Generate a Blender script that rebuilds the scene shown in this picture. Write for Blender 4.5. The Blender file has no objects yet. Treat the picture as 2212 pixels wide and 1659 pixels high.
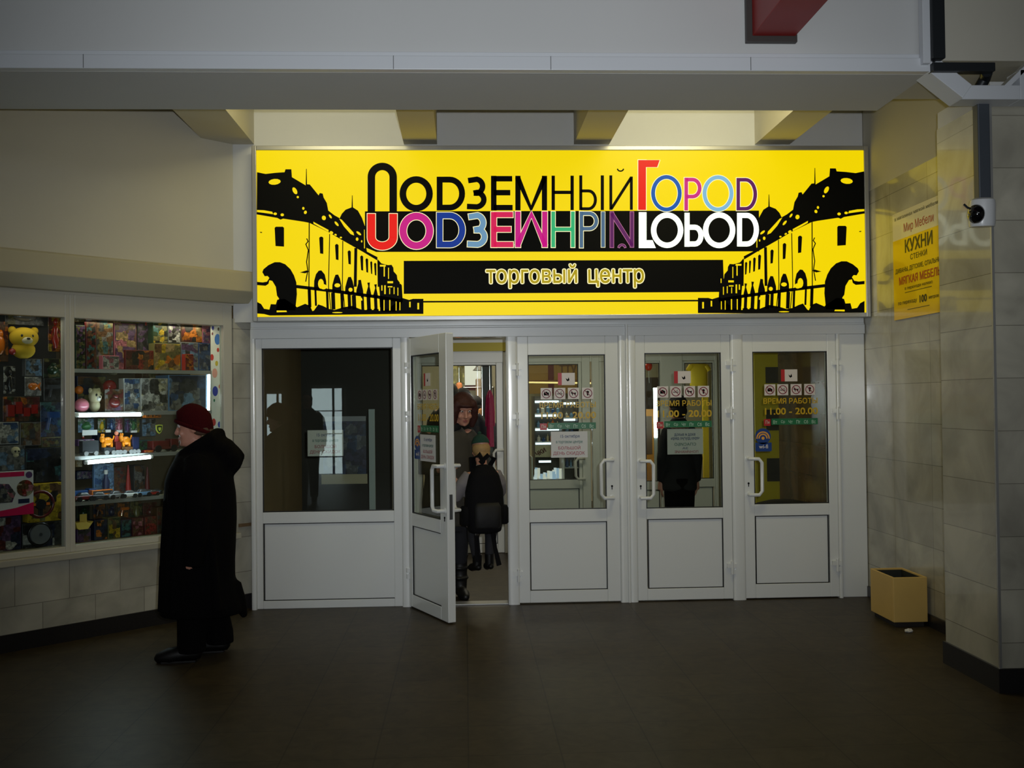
import bpy, bmesh, math, random
from mathutils import Vector, Matrix
from mathutils.geometry import delaunay_2d_cdt
from math import sin, cos, pi, radians, sqrt, atan2

S = bpy.context.scene
COL = S.collection
RT2 = sqrt(2)

# ------------------------------------------------------------------ camera
F, CX, CY = 2200.0, 1106.0, 829.5
YAW, PITCH, ROLL = radians(2.67), radians(.92), radians(.65)
EYE = Vector((0, 0, 1.6))
FWD = Vector((sin(YAW)*cos(PITCH), cos(YAW)*cos(PITCH), sin(PITCH)))
_r = Vector((cos(YAW), -sin(YAW), 0)); _u = _r.cross(FWD)
RGT = _r*cos(ROLL) - _u*sin(ROLL)
UPV = _r*sin(ROLL) + _u*cos(ROLL)
cd = bpy.data.cameras.new('camera'); cam = bpy.data.objects.new('camera', cd); COL.objects.link(cam)
cd.sensor_fit = 'HORIZONTAL'; cd.sensor_width = 36; cd.lens = F/2212*36
cd.clip_start = .05; cd.clip_end = 100
m = Matrix((RGT, UPV, -FWD)).transposed().to_4x4(); m.translation = EYE
cam.matrix_world = m
S.camera = cam

# ------------------------------------------------------------------ view, world, large lights
S.view_settings.view_transform = 'Standard'
S.view_settings.look = 'None'
S.view_settings.gamma = 1
S.view_settings.use_curve_mapping = False
S.view_settings.exposure = 0.0
w = bpy.data.worlds.new('world'); S.world = w; w.use_nodes = True
w.node_tree.nodes['Background'].inputs[0].default_value = (.5, .55, .6, 1)
w.node_tree.nodes['Background'].inputs[1].default_value = .05

def lamp(name, kind, loc, energy, col, target=None, **kw):
    d = bpy.data.lights.new(name, kind); d.energy = energy; d.color = col
    for k, v in kw.items(): setattr(d, k, v)
    o = bpy.data.objects.new(name, d); COL.objects.link(o); o.location = loc
    if target is not None:
        o.rotation_euler = (Vector(target)-Vector(loc)).to_track_quat('-Z', 'Y').to_euler()
    return o
# the photographer's own small flash, its cone fading towards the edges
lamp('camera_flash', 'SPOT', (.09, .02, 1.67), 500, (.93, .97, 1.0), (.55, 8, 2.75), spot_size=radians(74), spot_blend=1.0, shadow_soft_size=.02)
# daylight coming in through the glazed entrance behind the photographer
lamp('entrance_daylight', 'AREA', (0, -6.6, 3.7), 42, (.86, .93, 1.0), (0, 8, 2.0), shape='RECTANGLE', size=7.0, size_y=.9)
# hall ceiling lamps behind the photographer
lamp('hall_lamp', 'AREA', (0, -1.5, 4.1), 20, (1.0, .95, .86), (0, -1.5, 0), shape='RECTANGLE', size=5.0, size_y=.5)
# fluorescent tubes up in two of the bays over the sign
lamp('bay_lamp', 'AREA', (-1.0, 6.5, 4.05), 10, (1.0, .9, .5), (-1.0, 7.2, 3.3), shape='RECTANGLE', size=.9, size_y=.08)
lamp('bay_lamp.001', 'AREA', (1.72, 6.5, 4.05), 17, (1.0, .9, .5), (1.72, 7.2, 3.3), shape='RECTANGLE', size=.9, size_y=.08)
# the shop beyond the inner doors, and the dim lobby between the two rows of doors
lamp('shop_lamp', 'AREA', (.2, 13.0, 2.9), 95, (1.0, .86, .66), (.2, 13.2, 0), shape='RECTANGLE', size=3.5, size_y=2.0)
lamp('lobby_lamp', 'AREA', (1.2, 9.6, 2.42), 11, (1.0, .93, .75), (1.2, 9.6, 0), shape='RECTANGLE', size=1.6, size_y=.3)

# ------------------------------------------------------------------ pixel helpers (2212 x 1659 photograph -> points in the place)
def ray(px, py): return FWD + RGT*((px-CX)/F) - UPV*((py-CY)/F)
def onY(px, py, y):
    d = ray(px, py); return EYE + d*((y-EYE.y)/d.y)
def onX(px, py, x):
    d = ray(px, py); return EYE + d*((x-EYE.x)/d.x)
def onZ(px, py, z=0.0):
    d = ray(px, py); return EYE + d*((z-EYE.z)/d.z)
def rectY(x0, y0, x1, y1, y):
    a, b, c, d = onY(x0, y0, y), onY(x1, y0, y), onY(x1, y1, y), onY(x0, y1, y)
    return ((a.x+d.x)/2, (b.x+c.x)/2, (c.z+d.z)/2, (a.z+b.z)/2)       # x0 x1 z0 z1
TP = Vector((-1.68, 8.10, 0))                                           # corner where the shop-window wall meets the doors
def toy(px, py, n=0.0):                                                 # -> (s, z) on the 45 degree shop-window wall, n metres behind its face
    d = ray(px, py); t = (9.78+n*RT2)/(d.y-d.x); p = EYE+d*t
    return ((p.x-TP.x)+(p.y-TP.y))/RT2, p.z
def toyW(s, n, z): return Vector((TP.x+(s-n)/RT2, TP.y+(s+n)/RT2, z))
def rectT(x0, y0, x1, y1, n):
    a, b, c, d = toy(x0, y0, n), toy(x1, y0, n), toy(x1, y1, n), toy(x0, y1, n)
    return ((a[0]+d[0])/2, (b[0]+c[0])/2, (c[1]+d[1])/2, (a[1]+b[1])/2)

# ------------------------------------------------------------------ materials
def lin(c):
    r = []
    for v in c:
        v /= 255.0
        r.append(v/12.92 if v <= .04045 else ((v+.055)/1.055)**2.4)
    return (r[0], r[1], r[2], 1)
MATS = {}
def mat(name, rgb, rough=.5, metal=0.0, coat=0.0, emit=0.0, var=0.0, scale=6.0, bump=0.0, spec=.5, erg=None, cr=.06):
    if name in MATS: return MATS[name]
    m = bpy.data.materials.new(name); m.use_nodes = True; nt = m.node_tree; b = nt.nodes['Principled BSDF']
    b.inputs['Base Color'].default_value = lin(rgb); b.inputs['Roughness'].default_value = rough
    b.inputs['Metallic'].default_value = metal; b.inputs['Coat Weight'].default_value = coat
    b.inputs['Coat Roughness'].default_value = cr; b.inputs['Specular IOR Level'].default_value = spec
    if emit:
        if emit < 3: b.inputs['Base Color'].default_value = tuple(x*.12 for x in lin(rgb)[:3])+(1,)
        b.inputs['Emission Color'].default_value = lin(erg or rgb); b.inputs['Emission Strength'].default_value = emit
    if var or bump:
        tc = nt.nodes.new('ShaderNodeTexCoord'); nz = nt.nodes.new('ShaderNodeTexNoise')
        nz.inputs['Scale'].default_value = scale; nz.inputs['Detail'].default_value = 5
        nt.links.new(tc.outputs['Object'], nz.inputs['Vector'])
        if var:
            hv = nt.nodes.new('ShaderNodeMix'); hv.data_type = 'RGBA'
            c = lin(rgb)
            hv.inputs[6].default_value = tuple(x*(1-var) for x in c[:3])+(1,)
            hv.inputs[7].default_value = tuple(min(1, x*(1+var)) for x in c[:3])+(1,)
            nt.links.new(nz.outputs['Fac'], hv.inputs[0]); nt.links.new(hv.outputs[2], b.inputs['Base Color'])
        if bump:
            bp = nt.nodes.new('ShaderNodeBump'); bp.inputs['Strength'].default_value = bump; bp.inputs['Distance'].default_value = .01
            nt.links.new(nz.outputs['Fac'], bp.inputs['Height']); nt.links.new(bp.outputs['Normal'], b.inputs['Normal'])
    MATS[name] = m; return m

def tiles(name, c1, c2, seam, bw, rh, rough, coat=0.0, mortar=.004, offset=.5, cloud=2.2, flat=False, shift=0.0, amount=.6, su=0.0, spec=.5):
    m = bpy.data.materials.new(name); m.use_nodes = True; nt = m.node_tree; b = nt.nodes['Principled BSDF']; N = nt.nodes.new; L = nt.links.new
    tc = N('ShaderNodeTexCoord'); sp = N('ShaderNodeSeparateXYZ'); cb = N('ShaderNodeCombineXYZ'); L(tc.outputs['Object'], sp.inputs[0])
    if flat:
        L(sp.outputs[0], cb.inputs[0]); L(sp.outputs[1], cb.inputs[1])
    else:
        ad = N('ShaderNodeMath'); L(sp.outputs[0], ad.inputs[0]); L(sp.outputs[1], ad.inputs[1])
        au = N('ShaderNodeMath'); au.inputs[1].default_value = su; L(ad.outputs[0], au.inputs[0]); L(au.outputs[0], cb.inputs[0])
        az = N('ShaderNodeMath'); az.inputs[1].default_value = shift; L(sp.outputs[2], az.inputs[0]); L(az.outputs[0], cb.inputs[1])
    br = N('ShaderNodeTexBrick'); br.offset = offset; br.inputs['Scale'].default_value = 1
    br.inputs['Brick Width'].default_value = bw; br.inputs['Row Height'].default_value = rh
    br.inputs['Mortar Size'].default_value = mortar; br.inputs['Mortar Smooth'].default_value = .2
    br.inputs['Color1'].default_value = lin(c1); br.inputs['Color2'].default_value = lin(c2); br.inputs['Mortar'].default_value = lin(seam)
    L(cb.outputs[0], br.inputs['Vector'])
    nz = N('ShaderNodeTexNoise'); nz.inputs['Scale'].default_value = cloud; nz.inputs['Detail'].default_value = 7; nz.inputs['Distortion'].default_value = 1.2
    L(tc.outputs['Object'], nz.inputs['Vector'])
    rp = N('ShaderNodeMapRange'); rp.inputs[1].default_value = .3; rp.inputs[2].default_value = .7; rp.inputs[3].default_value = 1-amount*.5; rp.inputs[4].default_value = 1+amount*.35
    L(nz.outputs['Fac'], rp.inputs[0])
    mx = N('ShaderNodeMix'); mx.data_type = 'RGBA'; mx.blend_type = 'MULTIPLY'; mx.inputs[0].default_value = 1
    L(br.outputs['Color'], mx.inputs[6]); L(rp.outputs[0], mx.inputs[7]); L(mx.outputs[2], b.inputs['Base Color'])
    b.inputs['Roughness'].default_value = rough; b.inputs['Coat Weight'].default_value = coat; b.inputs['Coat Roughness'].default_value = .05; b.inputs['Specular IOR Level'].default_value = spec
    MATS[name] = m; return m

def printed(name, palette, scale=14.0, seed=0.0, rough=.3):
    """printed carton: blocky patches out of a small palette"""
    m = bpy.data.materials.new(name); m.use_nodes = True; nt = m.node_tree; b = nt.nodes['Principled BSDF']; N = nt.nodes.new; L = nt.links.new
    tc = N('ShaderNodeTexCoord'); mp = N('ShaderNodeMapping'); mp.inputs['Location'].default_value = (seed*3.7, seed*1.3, seed*2.1)
    L(tc.outputs['Object'], mp.inputs['Vector'])
    vo = N('ShaderNodeTexVoronoi'); vo.distance = 'CHEBYCHEV'; vo.inputs['Randomness'].default_value = .85; vo.inputs['Scale'].default_value = scale; L(mp.outputs[0], vo.inputs['Vector'])
    sp = N('ShaderNodeSeparateColor'); L(vo.outputs['Color'], sp.inputs[0])
    rp = N('ShaderNodeValToRGB'); rp.color_ramp.interpolation = 'CONSTANT'; e = rp.color_ramp.elements
    palette = [tuple(v*.74+g*.26 for v, g in zip(c, (96, 88, 74))) for c in palette]  # grey brown mixed into the print colours for the haze of the glass
    e[0].color = lin(palette[0]); e[0].position = 0
    e[1].position = 1.0/len(palette)*1; e[1].color = lin(palette[1 % len(palette)])
    for i in range(2, len(palette)):
        q = e.new(i/len(palette)); q.color = lin(palette[i])
    L(sp.outputs[0], rp.inputs[0])
    v2 = N('ShaderNodeTexVoronoi'); v2.distance = 'MANHATTAN'; v2.inputs['Scale'].default_value = scale*3.1; L(mp.outputs[0], v2.inputs['Vector'])
    s2 = N('ShaderNodeSeparateColor'); L(v2.outputs['Color'], s2.inputs[0])
    mr = N('ShaderNodeMapRange'); mr.inputs[3].default_value = .35; mr.inputs[4].default_value = 1.15; L(s2.outputs[1], mr.inputs[0])
    mx = N('ShaderNodeMix'); mx.data_type = 'RGBA'; mx.blend_type = 'MULTIPLY'; mx.inputs[0].default_value = 1
    L(rp.outputs[0], mx.inputs[6]); L(mr.outputs[0], mx.inputs[7]); L(mx.outputs[2], b.inputs['Base Color'])
    b.inputs['Roughness'].default_value = rough
    return m

def glassmat(name, tint=(245, 250, 248), refl=1.0, haze=0.0):
    m = bpy.data.materials.new(name); m.use_nodes = True; nt = m.node_tree; N = nt.nodes.new; L = nt.links.new
    for n in list(nt.nodes): nt.nodes.remove(n)
    out = N('ShaderNodeOutputMaterial'); tr = N('ShaderNodeBsdfTransparent'); tr.inputs[0].default_value = lin(tint)
    gl = N('ShaderNodeBsdfGlossy'); gl.inputs['Roughness'].default_value = .01
    fr = N('ShaderNodeFresnel'); ge = N('ShaderNodeNewGeometry'); io = N('ShaderNodeMapRange')       # same reflectance from both faces of the thin pane
    io.inputs[3].default_value = 1.5; io.inputs[4].default_value = 1/1.5; L(ge.outputs['Backfacing'], io.inputs[0]); L(io.outputs[0], fr.inputs[0])
    mu = N('ShaderNodeMath'); mu.operation = 'MULTIPLY'; mu.inputs[1].default_value = refl; L(fr.outputs[0], mu.inputs[0])
    mx = N('ShaderNodeMixShader'); L(mu.outputs[0], mx.inputs[0]); L(tr.outputs[0], mx.inputs[1]); L(gl.outputs[0], mx.inputs[2])
    L(mx.outputs[0], out.inputs[0]); MATS[name] = m; return m

PVC = mat('white_pvc', (222, 224, 224), .24, coat=.5, spec=.5)
PVCIN = mat('white_pvc_inner', (215, 215, 205), .3, coat=.3)
GASK = mat('black_gasket', (18, 20, 22), .5)
PLAST = mat('white_plaster', (206, 207, 207), .8, var=.05, scale=1.5)
PLASTW = mat('cream_plaster', (196, 192, 178), .8, var=.08, scale=1.3)
SOFFIT = mat('grey_soffit_paint', (186, 187, 182), .8, var=.08, scale=1.2)
BLACK = mat('black_print', (7, 7, 5), .6, spec=.1)
CHROME = mat('chrome', (200, 200, 205), .15, metal=1)
STEEL = mat('grey_steel', (120, 122, 125), .4, metal=.8)
ALU = mat('aluminium', (178, 178, 176), .35, metal=.6)
DKMET = mat('dark_metal', (40, 44, 48), .45, metal=.3)
GLASS = glassmat('clear_pane')
DOORGL = glassmat('door_pane', (240, 244, 240), 1.1)
WHITE = mat('white_print', (225, 225, 222), .4)
SKIN = mat('skin', (196, 140, 118), .5, var=.06, scale=30)
MARB = tiles('marble_cladding', (182, 178, 162), (166, 162, 148), (122, 118, 106), .62, .285, .26, coat=.45, mortar=.0022, offset=0, shift=.02, su=.45)
MARBL = tiles('marble_cladding_pale', (186, 183, 170), (170, 167, 155), (126, 122, 112), .36, .27, .4, coat=.15, mortar=.0025, shift=-.02)
MARBB = tiles('marble_brown', (120, 92, 62), (104, 80, 54), (60, 46, 32), .6, .29, .25, coat=.3, amount=.8)
GRAN = mat('dark_granite', (34, 32, 34), .35, var=.6, scale=90)
FLOOR = tiles('floor_tiles', (66, 57, 41), (60, 52, 38), (42, 37, 28), .42, .42, .46, coat=.0, spec=.22, mortar=.004, offset=0, flat=True, cloud=9, amount=.6)

# ------------------------------------------------------------------ mesh builder
class MB:
    def __init__(s): s.v = []; s.f = []; s.mi = []
    def add(s, vs, fs, m=0):
        k = len(s.v); s.v += [tuple(v) for v in vs]; s.f += [tuple(i+k for i in f) for f in fs]; s.mi += [m]*len(fs); return s
    def box(s, x0, x1, y0, y1, z0, z1, m=0):
        x0, x1 = min(x0, x1), max(x0, x1); y0, y1 = min(y0, y1), max(y0, y1); z0, z1 = min(z0, z1), max(z0, z1)
        return s.add([(x0,y0,z0),(x1,y0,z0),(x1,y1,z0),(x0,y1,z0),(x0,y0,z1),(x1,y0,z1),(x1,y1,z1),(x0,y1,z1)],
              [(0,3,2,1),(4,5,6,7),(0,1,5,4),(1,2,6,5),(2,3,7,6),(3,0,4,7)], m)
    def prism(s, pts, y0, y1, m=0):          # outline in x,z pushed from y0 (front) to y1
        n = len(pts)
        a = sum(pts[i][0]*pts[(i+1) % n][1]-pts[(i+1) % n][0]*pts[i][1] for i in range(n))
        if a < 0: pts = pts[::-1]
        vs = [(p[0], y0, p[1]) for p in pts]+[(p[0], y1, p[1]) for p in pts]
        fs = [tuple(range(n)), tuple(range(2*n-1, n-1, -1))]+[(i, i+n, (i+1) % n+n, (i+1) % n) for i in range(n)]
        return s.add(vs, fs, m)
    def flat(s, pts, y, m=0):
        n = len(pts)
        a = sum(pts[i][0]*pts[(i+1) % n][1]-pts[(i+1) % n][0]*pts[i][1] for i in range(n))
        if a < 0: pts = pts[::-1]
        return s.add([(p[0], y, p[1]) for p in pts], [tuple(range(n))], m)
    def rings(s, rs, cap=True, m=0):
        n = len(rs[0]); vs = [p for r in rs for p in r]; fs = []
        for i in range(len(rs)-1):
            for j in range(n):
                fs.append((i*n+j, i*n+(j+1) % n, (i+1)*n+(j+1) % n, (i+1)*n+j))
        if cap:
            fs.append(tuple(range(n-1, -1, -1))); fs.append(tuple((len(rs)-1)*n+j for j in range(n)))
        return s.add(vs, fs, m)
    def tube(s, pts, rad, n=10, m=0, sq=None, round_=False):
        pts = [Vector(p) for p in pts]
        if not isinstance(rad, (list, tuple)): rad = [rad]*len(pts)
        rad = list(rad)
        if round_:                            # rounded ends
            for end in (0, -1):
                a, b = (pts[0], pts[1]) if end == 0 else (pts[-1], pts[-2])
                d = (a-b).normalized(); r = rad[end]
                ex = [(a+d*r*.6, r*.8), (a+d*r*.97, r*.25)]
                if end == 0:
                    for p, q in ex: pts.insert(0, p); rad.insert(0, q)
                else:
                    for p, q in ex: pts.append(p); rad.append(q)
        rs = []; ref = None
        for i, p in enumerate(pts):
            t = (pts[min(i+1, len(pts)-1)]-pts[max(i-1, 0)]).normalized()
            if ref is None: ref = Vector((1, 0, 0)) if abs(t.x) < .8 else Vector((0, 1, 0))
            a = (ref-t*ref.dot(t)).normalized(); b = t.cross(a); ref = a
            q = sq if sq else (1, 1)
            rs.append([p+a*(rad[i]*q[0]*cos(2*pi*k/n))+b*(rad[i]*q[1]*sin(2*pi*k/n)) for k in range(n)])
        return s.rings(rs, True, m)
    def ell(s, c, r, n=14, k=9, m=0):
        if not isinstance(r, (list, tuple)): r = (r, r, r)
        rs = []
        for i in range(1, k):
            a = -pi/2+pi*i/k
            rs.append([(c[0]+r[0]*cos(a)*cos(2*pi*j/n), c[1]+r[1]*cos(a)*sin(2*pi*j/n), c[2]+r[2]*sin(a)) for j in range(n)])
        return s.rings(rs, True, m)
    def lathe(s, prof, c=(0, 0, 0), n=18, m=0, axis='z'):
        rs = []
        for r, h in prof:
            if axis == 'z': rs.append([(c[0]+r*cos(2*pi*j/n), c[1]+r*sin(2*pi*j/n), c[2]+h) for j in range(n)])
            elif axis == 'y': rs.append([(c[0]+r*cos(2*pi*j/n), c[1]+h, c[2]+r*sin(2*pi*j/n)) for j in range(n)][::-1])
            else: rs.append([(c[0]+h, c[1]+r*cos(2*pi*j/n), c[2]+r*sin(2*pi*j/n)) for j in range(n)])
        return s.rings(rs, True, m)
    def stack(s, rows, n=24, m=0, pw=2.0):    # rows of (z, half width x, front y, back y): superellipse sections
        rs = []
        for z, a, yf, yb in rows:
            cy, b = (yf+yb)/2, abs(yb-yf)/2; r = []
            for j in range(n):
                t = 2*pi*j/n; c_, s_ = cos(t), sin(t)
                r.append((a*math.copysign(abs(c_)**(2/pw), c_), cy+b*math.copysign(abs(s_)**(2/pw), s_), z))
            rs.append(r)
        return s.rings(rs, True, m)
    def text(s, body, x0, x1, z0, z1, y, m=0, bold=0.0, mirror=False):
        vs, fs = text_geo(body)
        ax, bx = min(v[0] for v in vs), max(v[0] for v in vs); ay, by = min(v[1] for v in vs), max(v[1] for v in vs)
        o = []
        for v in vs:
            u = (v[0]-ax)/(bx-ax)
            if mirror: u = 1-u
            o.append((x0+(x1-x0)*u, y, z0+(z1-z0)*(v[1]-ay)/(by-ay)))
        s.add(o, fs, m)
        if bold:
            em = (z1-z0)/(by-ay); n = 8 if bold > .035 else 4
            for i in range(n):
                a = 2*pi*i/n+pi/4*(n == 4); s.add([(p[0]+bold*em*cos(a), p[1]-.00003*(i+1), p[2]+bold*em*sin(a)) for p in o], fs, m)
        return s
    def build(s, name, mats, parent=None, bevel=0, smooth=None, local=False, segs=2):
        me = bpy.data.meshes.new(name); me.from_pydata(s.v, [], s.f)
        mats = mats if isinstance(mats, (list, tuple)) else [mats]
        for q in mats: me.materials.append(q)
        if len(mats) > 1:
            for p, k in zip(me.polygons, s.mi): p.material_index = k
        if smooth is not None:
            for p in me.polygons: p.use_smooth = True
            me.set_sharp_from_angle(angle=radians(smooth))
        me.update()
        o = bpy.data.objects.new(name, me); COL.objects.link(o)
        if bevel:
            b = o.modifiers.new('bevel', 'BEVEL'); b.width = bevel; b.segments = segs; b.limit_method = 'ANGLE'; b.harden_normals = False
        if parent is not None:
            o.parent = parent
            if not local:
                o.matrix_parent_inverse = (Matrix.Translation(parent.location) @ parent.rotation_euler.to_matrix().to_4x4()).inverted()
        return o

_TG = {}
def text_geo(body):
    """outlines of the writing, filled contour by contour (contours of one letter may overlap)"""
    if body not in _TG:
        cu = bpy.data.curves.new('writing', 'FONT'); cu.body = body; cu.dimensions = '2D'; cu.fill_mode = 'NONE'; cu.resolution_u = 4
        o = bpy.data.objects.new('writing', cu); COL.objects.link(o)
        dg = bpy.context.evaluated_depsgraph_get(); me = bpy.data.meshes.new_from_object(o.evaluated_get(dg))
        nxt = {e.vertices[0]: e.vertices[1] for e in me.edges}; co = [tuple(v.co) for v in me.vertices]; seen = set(); loops = []
        if len(nxt) < len(me.edges):
            nb = {}
            for e in me.edges:
                nb.setdefault(e.vertices[0], []).append(e.vertices[1]); nb.setdefault(e.vertices[1], []).append(e.vertices[0])
            nxt = {}
            for i in sorted(nb):
                if i in seen: continue
                L = [i]; seen.add(i); j = i+1 if i+1 in nb[i] else nb[i][0]
                while j not in seen:
                    L.append(j); seen.add(j); c = [k for k in nb[j] if k not in seen]
                    if not c: break
                    j = c[0]
                loops.append(L)
        else:
            for i in nxt:
                if i in seen: continue
                L = []; j = i
                while j in nxt and j not in seen: seen.add(j); L.append(j); j = nxt[j]
                loops.append(L)
        def winding(x, y):
            n = 0
            for L in loops:
                for i in range(len(L)):
                    x1, y1, _ = co[L[i-1]]; x2, y2, _ = co[L[i]]
                    if (y1 > y) != (y2 > y) and x < (x2-x1)*(y-y1)/(y2-y1)+x1: n += 1 if y2 > y1 else -1
            return n
        loops = [L for L in loops if len(L) > 2]
        q = delaunay_2d_cdt([Vector(c[:2]) for c in co], [(L[i-1], L[i]) for L in loops for i in range(len(L))], [], 0, 1e-5)
        vs = [(v.x, v.y, 0) for v in q[0]]; fs = []
        for t in q[2]:
            if winding(sum(vs[i][0] for i in t)/len(t), sum(vs[i][1] for i in t)/len(t)):
                p_, q_, r_ = (vs[i] for i in t[:3])
                fs.append(tuple(t) if (q_[0]-p_[0])*(r_[1]-p_[1])-(r_[0]-p_[0])*(q_[1]-p_[1]) > 0 else tuple(t)[::-1])
        _TG[body] = (vs, fs)
        bpy.data.objects.remove(o); bpy.data.curves.remove(cu); bpy.data.meshes.remove(me)
    return _TG[body]

def tag(o, label=None, cat=None, group=None, kind=None):
    if label: o['label'] = label
    if cat: o['category'] = cat
    if group: o['group'] = group
    if kind: o['kind'] = kind
    return o
def root(name, loc, label=None, cat=None, rotz=0.0, group=None, kind=None):
    o = bpy.data.objects.new(name, None); COL.objects.link(o); o.empty_display_size = .1
    o.location = loc; o.rotation_euler = (0, 0, rotz)
    return tag(o, label, cat, group, kind)
def struct(o): o['kind'] = 'structure'; return o
def stroke(mb, pts, wid, y, m=0, closed=False):
    """flat ribbon along a path in x,z"""
    P = [Vector((p[0], p[1])) for p in pts]; n = len(P)
    L, Rr = [], []
    for i in range(n):
        a = P[(i-1) % n] if (closed or i > 0) else P[i]; b = P[(i+1) % n] if (closed or i < n-1) else P[i]
        d1 = (P[i]-a); d2 = (b-P[i])
        d1 = d1.normalized() if d1.length > 1e-9 else d2.normalized(); d2 = d2.normalized() if d2.length > 1e-9 else d1
        n1 = Vector((-d1.y, d1.x)); n2 = Vector((-d2.y, d2.x)); nn = (n1+n2)
        nn = nn.normalized() if nn.length > 1e-6 else n1
        k = 1/max(.72, nn.dot(n1)); L.append(P[i]+nn*wid/2*k); Rr.append(P[i]-nn*wid/2*k)
    vs = [(p.x, y, p.y) for p in L]+[(p.x, y, p.y) for p in Rr]
    fs = [(i, i+n, (i+1) % n+n, (i+1) % n) for i in range(n if closed else n-1)]
    return mb.add(vs, fs, m)
def arc(cx, cz, rx, rz, a0, a1, n=14):
    return [(cx+rx*cos(radians(a0+(a1-a0)*i/n)), cz+rz*sin(radians(a0+(a1-a0)*i/n))) for i in range(n+1)]

# ================================================================== THE SETTING
def sbox(name, m, *b, bevel=0):
    return struct(MB().box(*b).build(name, m, bevel=bevel))
sbox('floor', FLOOR, -9, 9, -7, 17, -.12, 0)
sbox('ceiling', mat('hall_ceiling_paint', (120, 118, 110), .8), -9, 9, -7, 5.3, 4.3, 4.45)
sbox('ceiling_bays', PLAST, -9, 9, 5.3, 8.25, 4.3, 4.45)
sbox('ceiling_lobby', PLASTW, -1.8, 3.4, 8.25, 10.66, 2.5, 2.6)
sbox('ceiling_shop', PLASTW, -5, 6, 10.78, 17, 3.2, 3.3)
sbox('wall_back', PLAST, -1.79, 3.21, 8.0, 8.25, 2.23, 4.3)
sbox('wall_rear_hall', mat('rear_wall_dark', (70, 66, 58), .8), -9, 9, -7.2, -7, 0, 4.3)
sbox('wall_left_hall', PLASTW, -7.0, -6.8, -7, 3.4, 0, 4.3)
sbox('wall_right_hall', PLASTW, 6.5, 6.7, -7, 6.1, 0, 4.3)
sbox('wall_right_return', PLASTW, 3.45, 6.5, 6.0, 6.2, 0, 4.3)
sbox('wall_right', MARB, 3.21, 3.45, 5.95, 8.25, 0, 3.22)
sbox('wall_right_upper', PLASTW, 3.215, 3.45, 5.95, 8.25, 3.22, 4.3)
sbox('wall_right_lobby', MARBB, 3.21, 3.45, 8.25, 10.6, 0, 2.5)
sbox('baseboard_right', GRAN, 3.195, 3.21, 6.0, 8.05, 0, .085)
# the marble pillar on the right with its dark foot
sbox('pillar', MARB, 2.86, 3.95, 5.37, 5.99, 0, 3.2)
sbox('pillar_head', PLAST, 2.865, 3.95, 5.375, 5.985, 3.2, 3.3)
sbox('baseboard_pillar', GRAN, 2.845, 3.965, 5.355, 6.0, 0, .13)
sbox('trim_1', ALU, 2.853, 2.867, 5.363, 5.377, .13, 3.2)
# the big white beam across the passage and the lower part of it over the pillar
sbox('ceiling_beam', PLAST, -7, 2.47, 5.26, 5.93, 3.3, 4.3)
sbox('ceiling_beam_right', PLASTW, 2.50, 6.5, 5.245, 5.93, 3.37, 4.3)
# joists over the sign
for i, (a, b) in enumerate(((-1.98, -1.62), (-.455, -.195), (.885, 1.165), (2.335, 2.615))):
    sbox('ceiling_joist', PLASTW, a, b, 5.93, 8.0, 3.62, 4.3)

# ---- the wall with the shop windows, set at 45 degrees
def tbox(name, m, *b, bevel=0):
    o = MB().box(*b).build(name, m, bevel=bevel); o.location = TP; o.rotation_euler = (0, 0, pi/4); return o
SL = -7.2
struct(tbox('wall_left_lower', MARBL, SL, .02, 0, .14, 0, .56))
struct(tbox('wall_left_end', MARBL, -.155, .02, .0, .14, .56, 2.26))
struct(tbox('wall_left_upper', PLASTW, SL, .06, .004, .16, 2.36, 4.3))
struct(tbox('baseboard_left', GRAN, SL, .0, -.014, 0, 0, .115))
struct(tbox('trim_2', mat('sill_board', (176, 172, 158), .5), SL, -.12, -.045, .05, .555, .6, bevel=.006))
struct(tbox('trim_3', mat('brown_cover_strip', (110, 88, 64), .5), -.12, .0, -.012, 0, .64, .665))
mb = MB()
prof = [(-.155, 2.615), (-.17, 2.60), (-.17, 2.46), (-.155, 2.445), (-.075, 2.375), (.004, 2.375), (.004, 2.615)]
mb.rings([[(s_, n_, z_) for n_, z_ in prof] for s_ in (SL, -.06)])
sh = mb.build('trim_4', mat('shutter_box_paint', (186, 178, 150), .5, var=.06, scale=2), bevel=.004)
sh.location = TP; sh.rotation_euler = (0, 0, pi/4); struct(sh)

# ---- the shop window: two windows in one white frame
MULL = rectT(141, 650, 162, 1190, 0)
S0, S1 = toy(0, 900)[0]-.75, -.165
SR = toy(484, 900)[0]; SM0, SM1 = MULL[0], MULL[1]
ZB, ZT = toy(80, 1188)[1], 2.20
WFR = mat('shop_frame_paint', (196, 193, 180), .4, coat=.2)
def shop_window(nm, a, b, ja, jb):
    r = struct(root(nm, toyW((a+b)/2, 0, ZB), rotz=pi/4))
    f = MB()
    f.box(ja, a, 0, .07, .6, 2.36).box(b, jb, 0, .07, .6, 2.36) if ja is not None else f.box(b, jb, 0, .07, .6, 2.36)
    f.box(a, b, 0, .07, .6, ZB).box(a, b, 0, .07, ZT, 2.36)
    o = f.build('window_frame', WFR, bevel=.004); o.parent = r
    g = MB().box(a, b, .03, .036, ZB, ZT).build('window_pane', GLASS); g.parent = r
    for q in (o, g): q.matrix_parent_inverse = Matrix.Translation((-(a+b)/2, 0, -ZB))
    return r
shop_window('window_1', S0, SM0, S0-.06, SM0+(SM1-SM0)/2)
shop_window('window_2', SM1, SR, SM0+(SM1-SM0)/2, S1)
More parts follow.
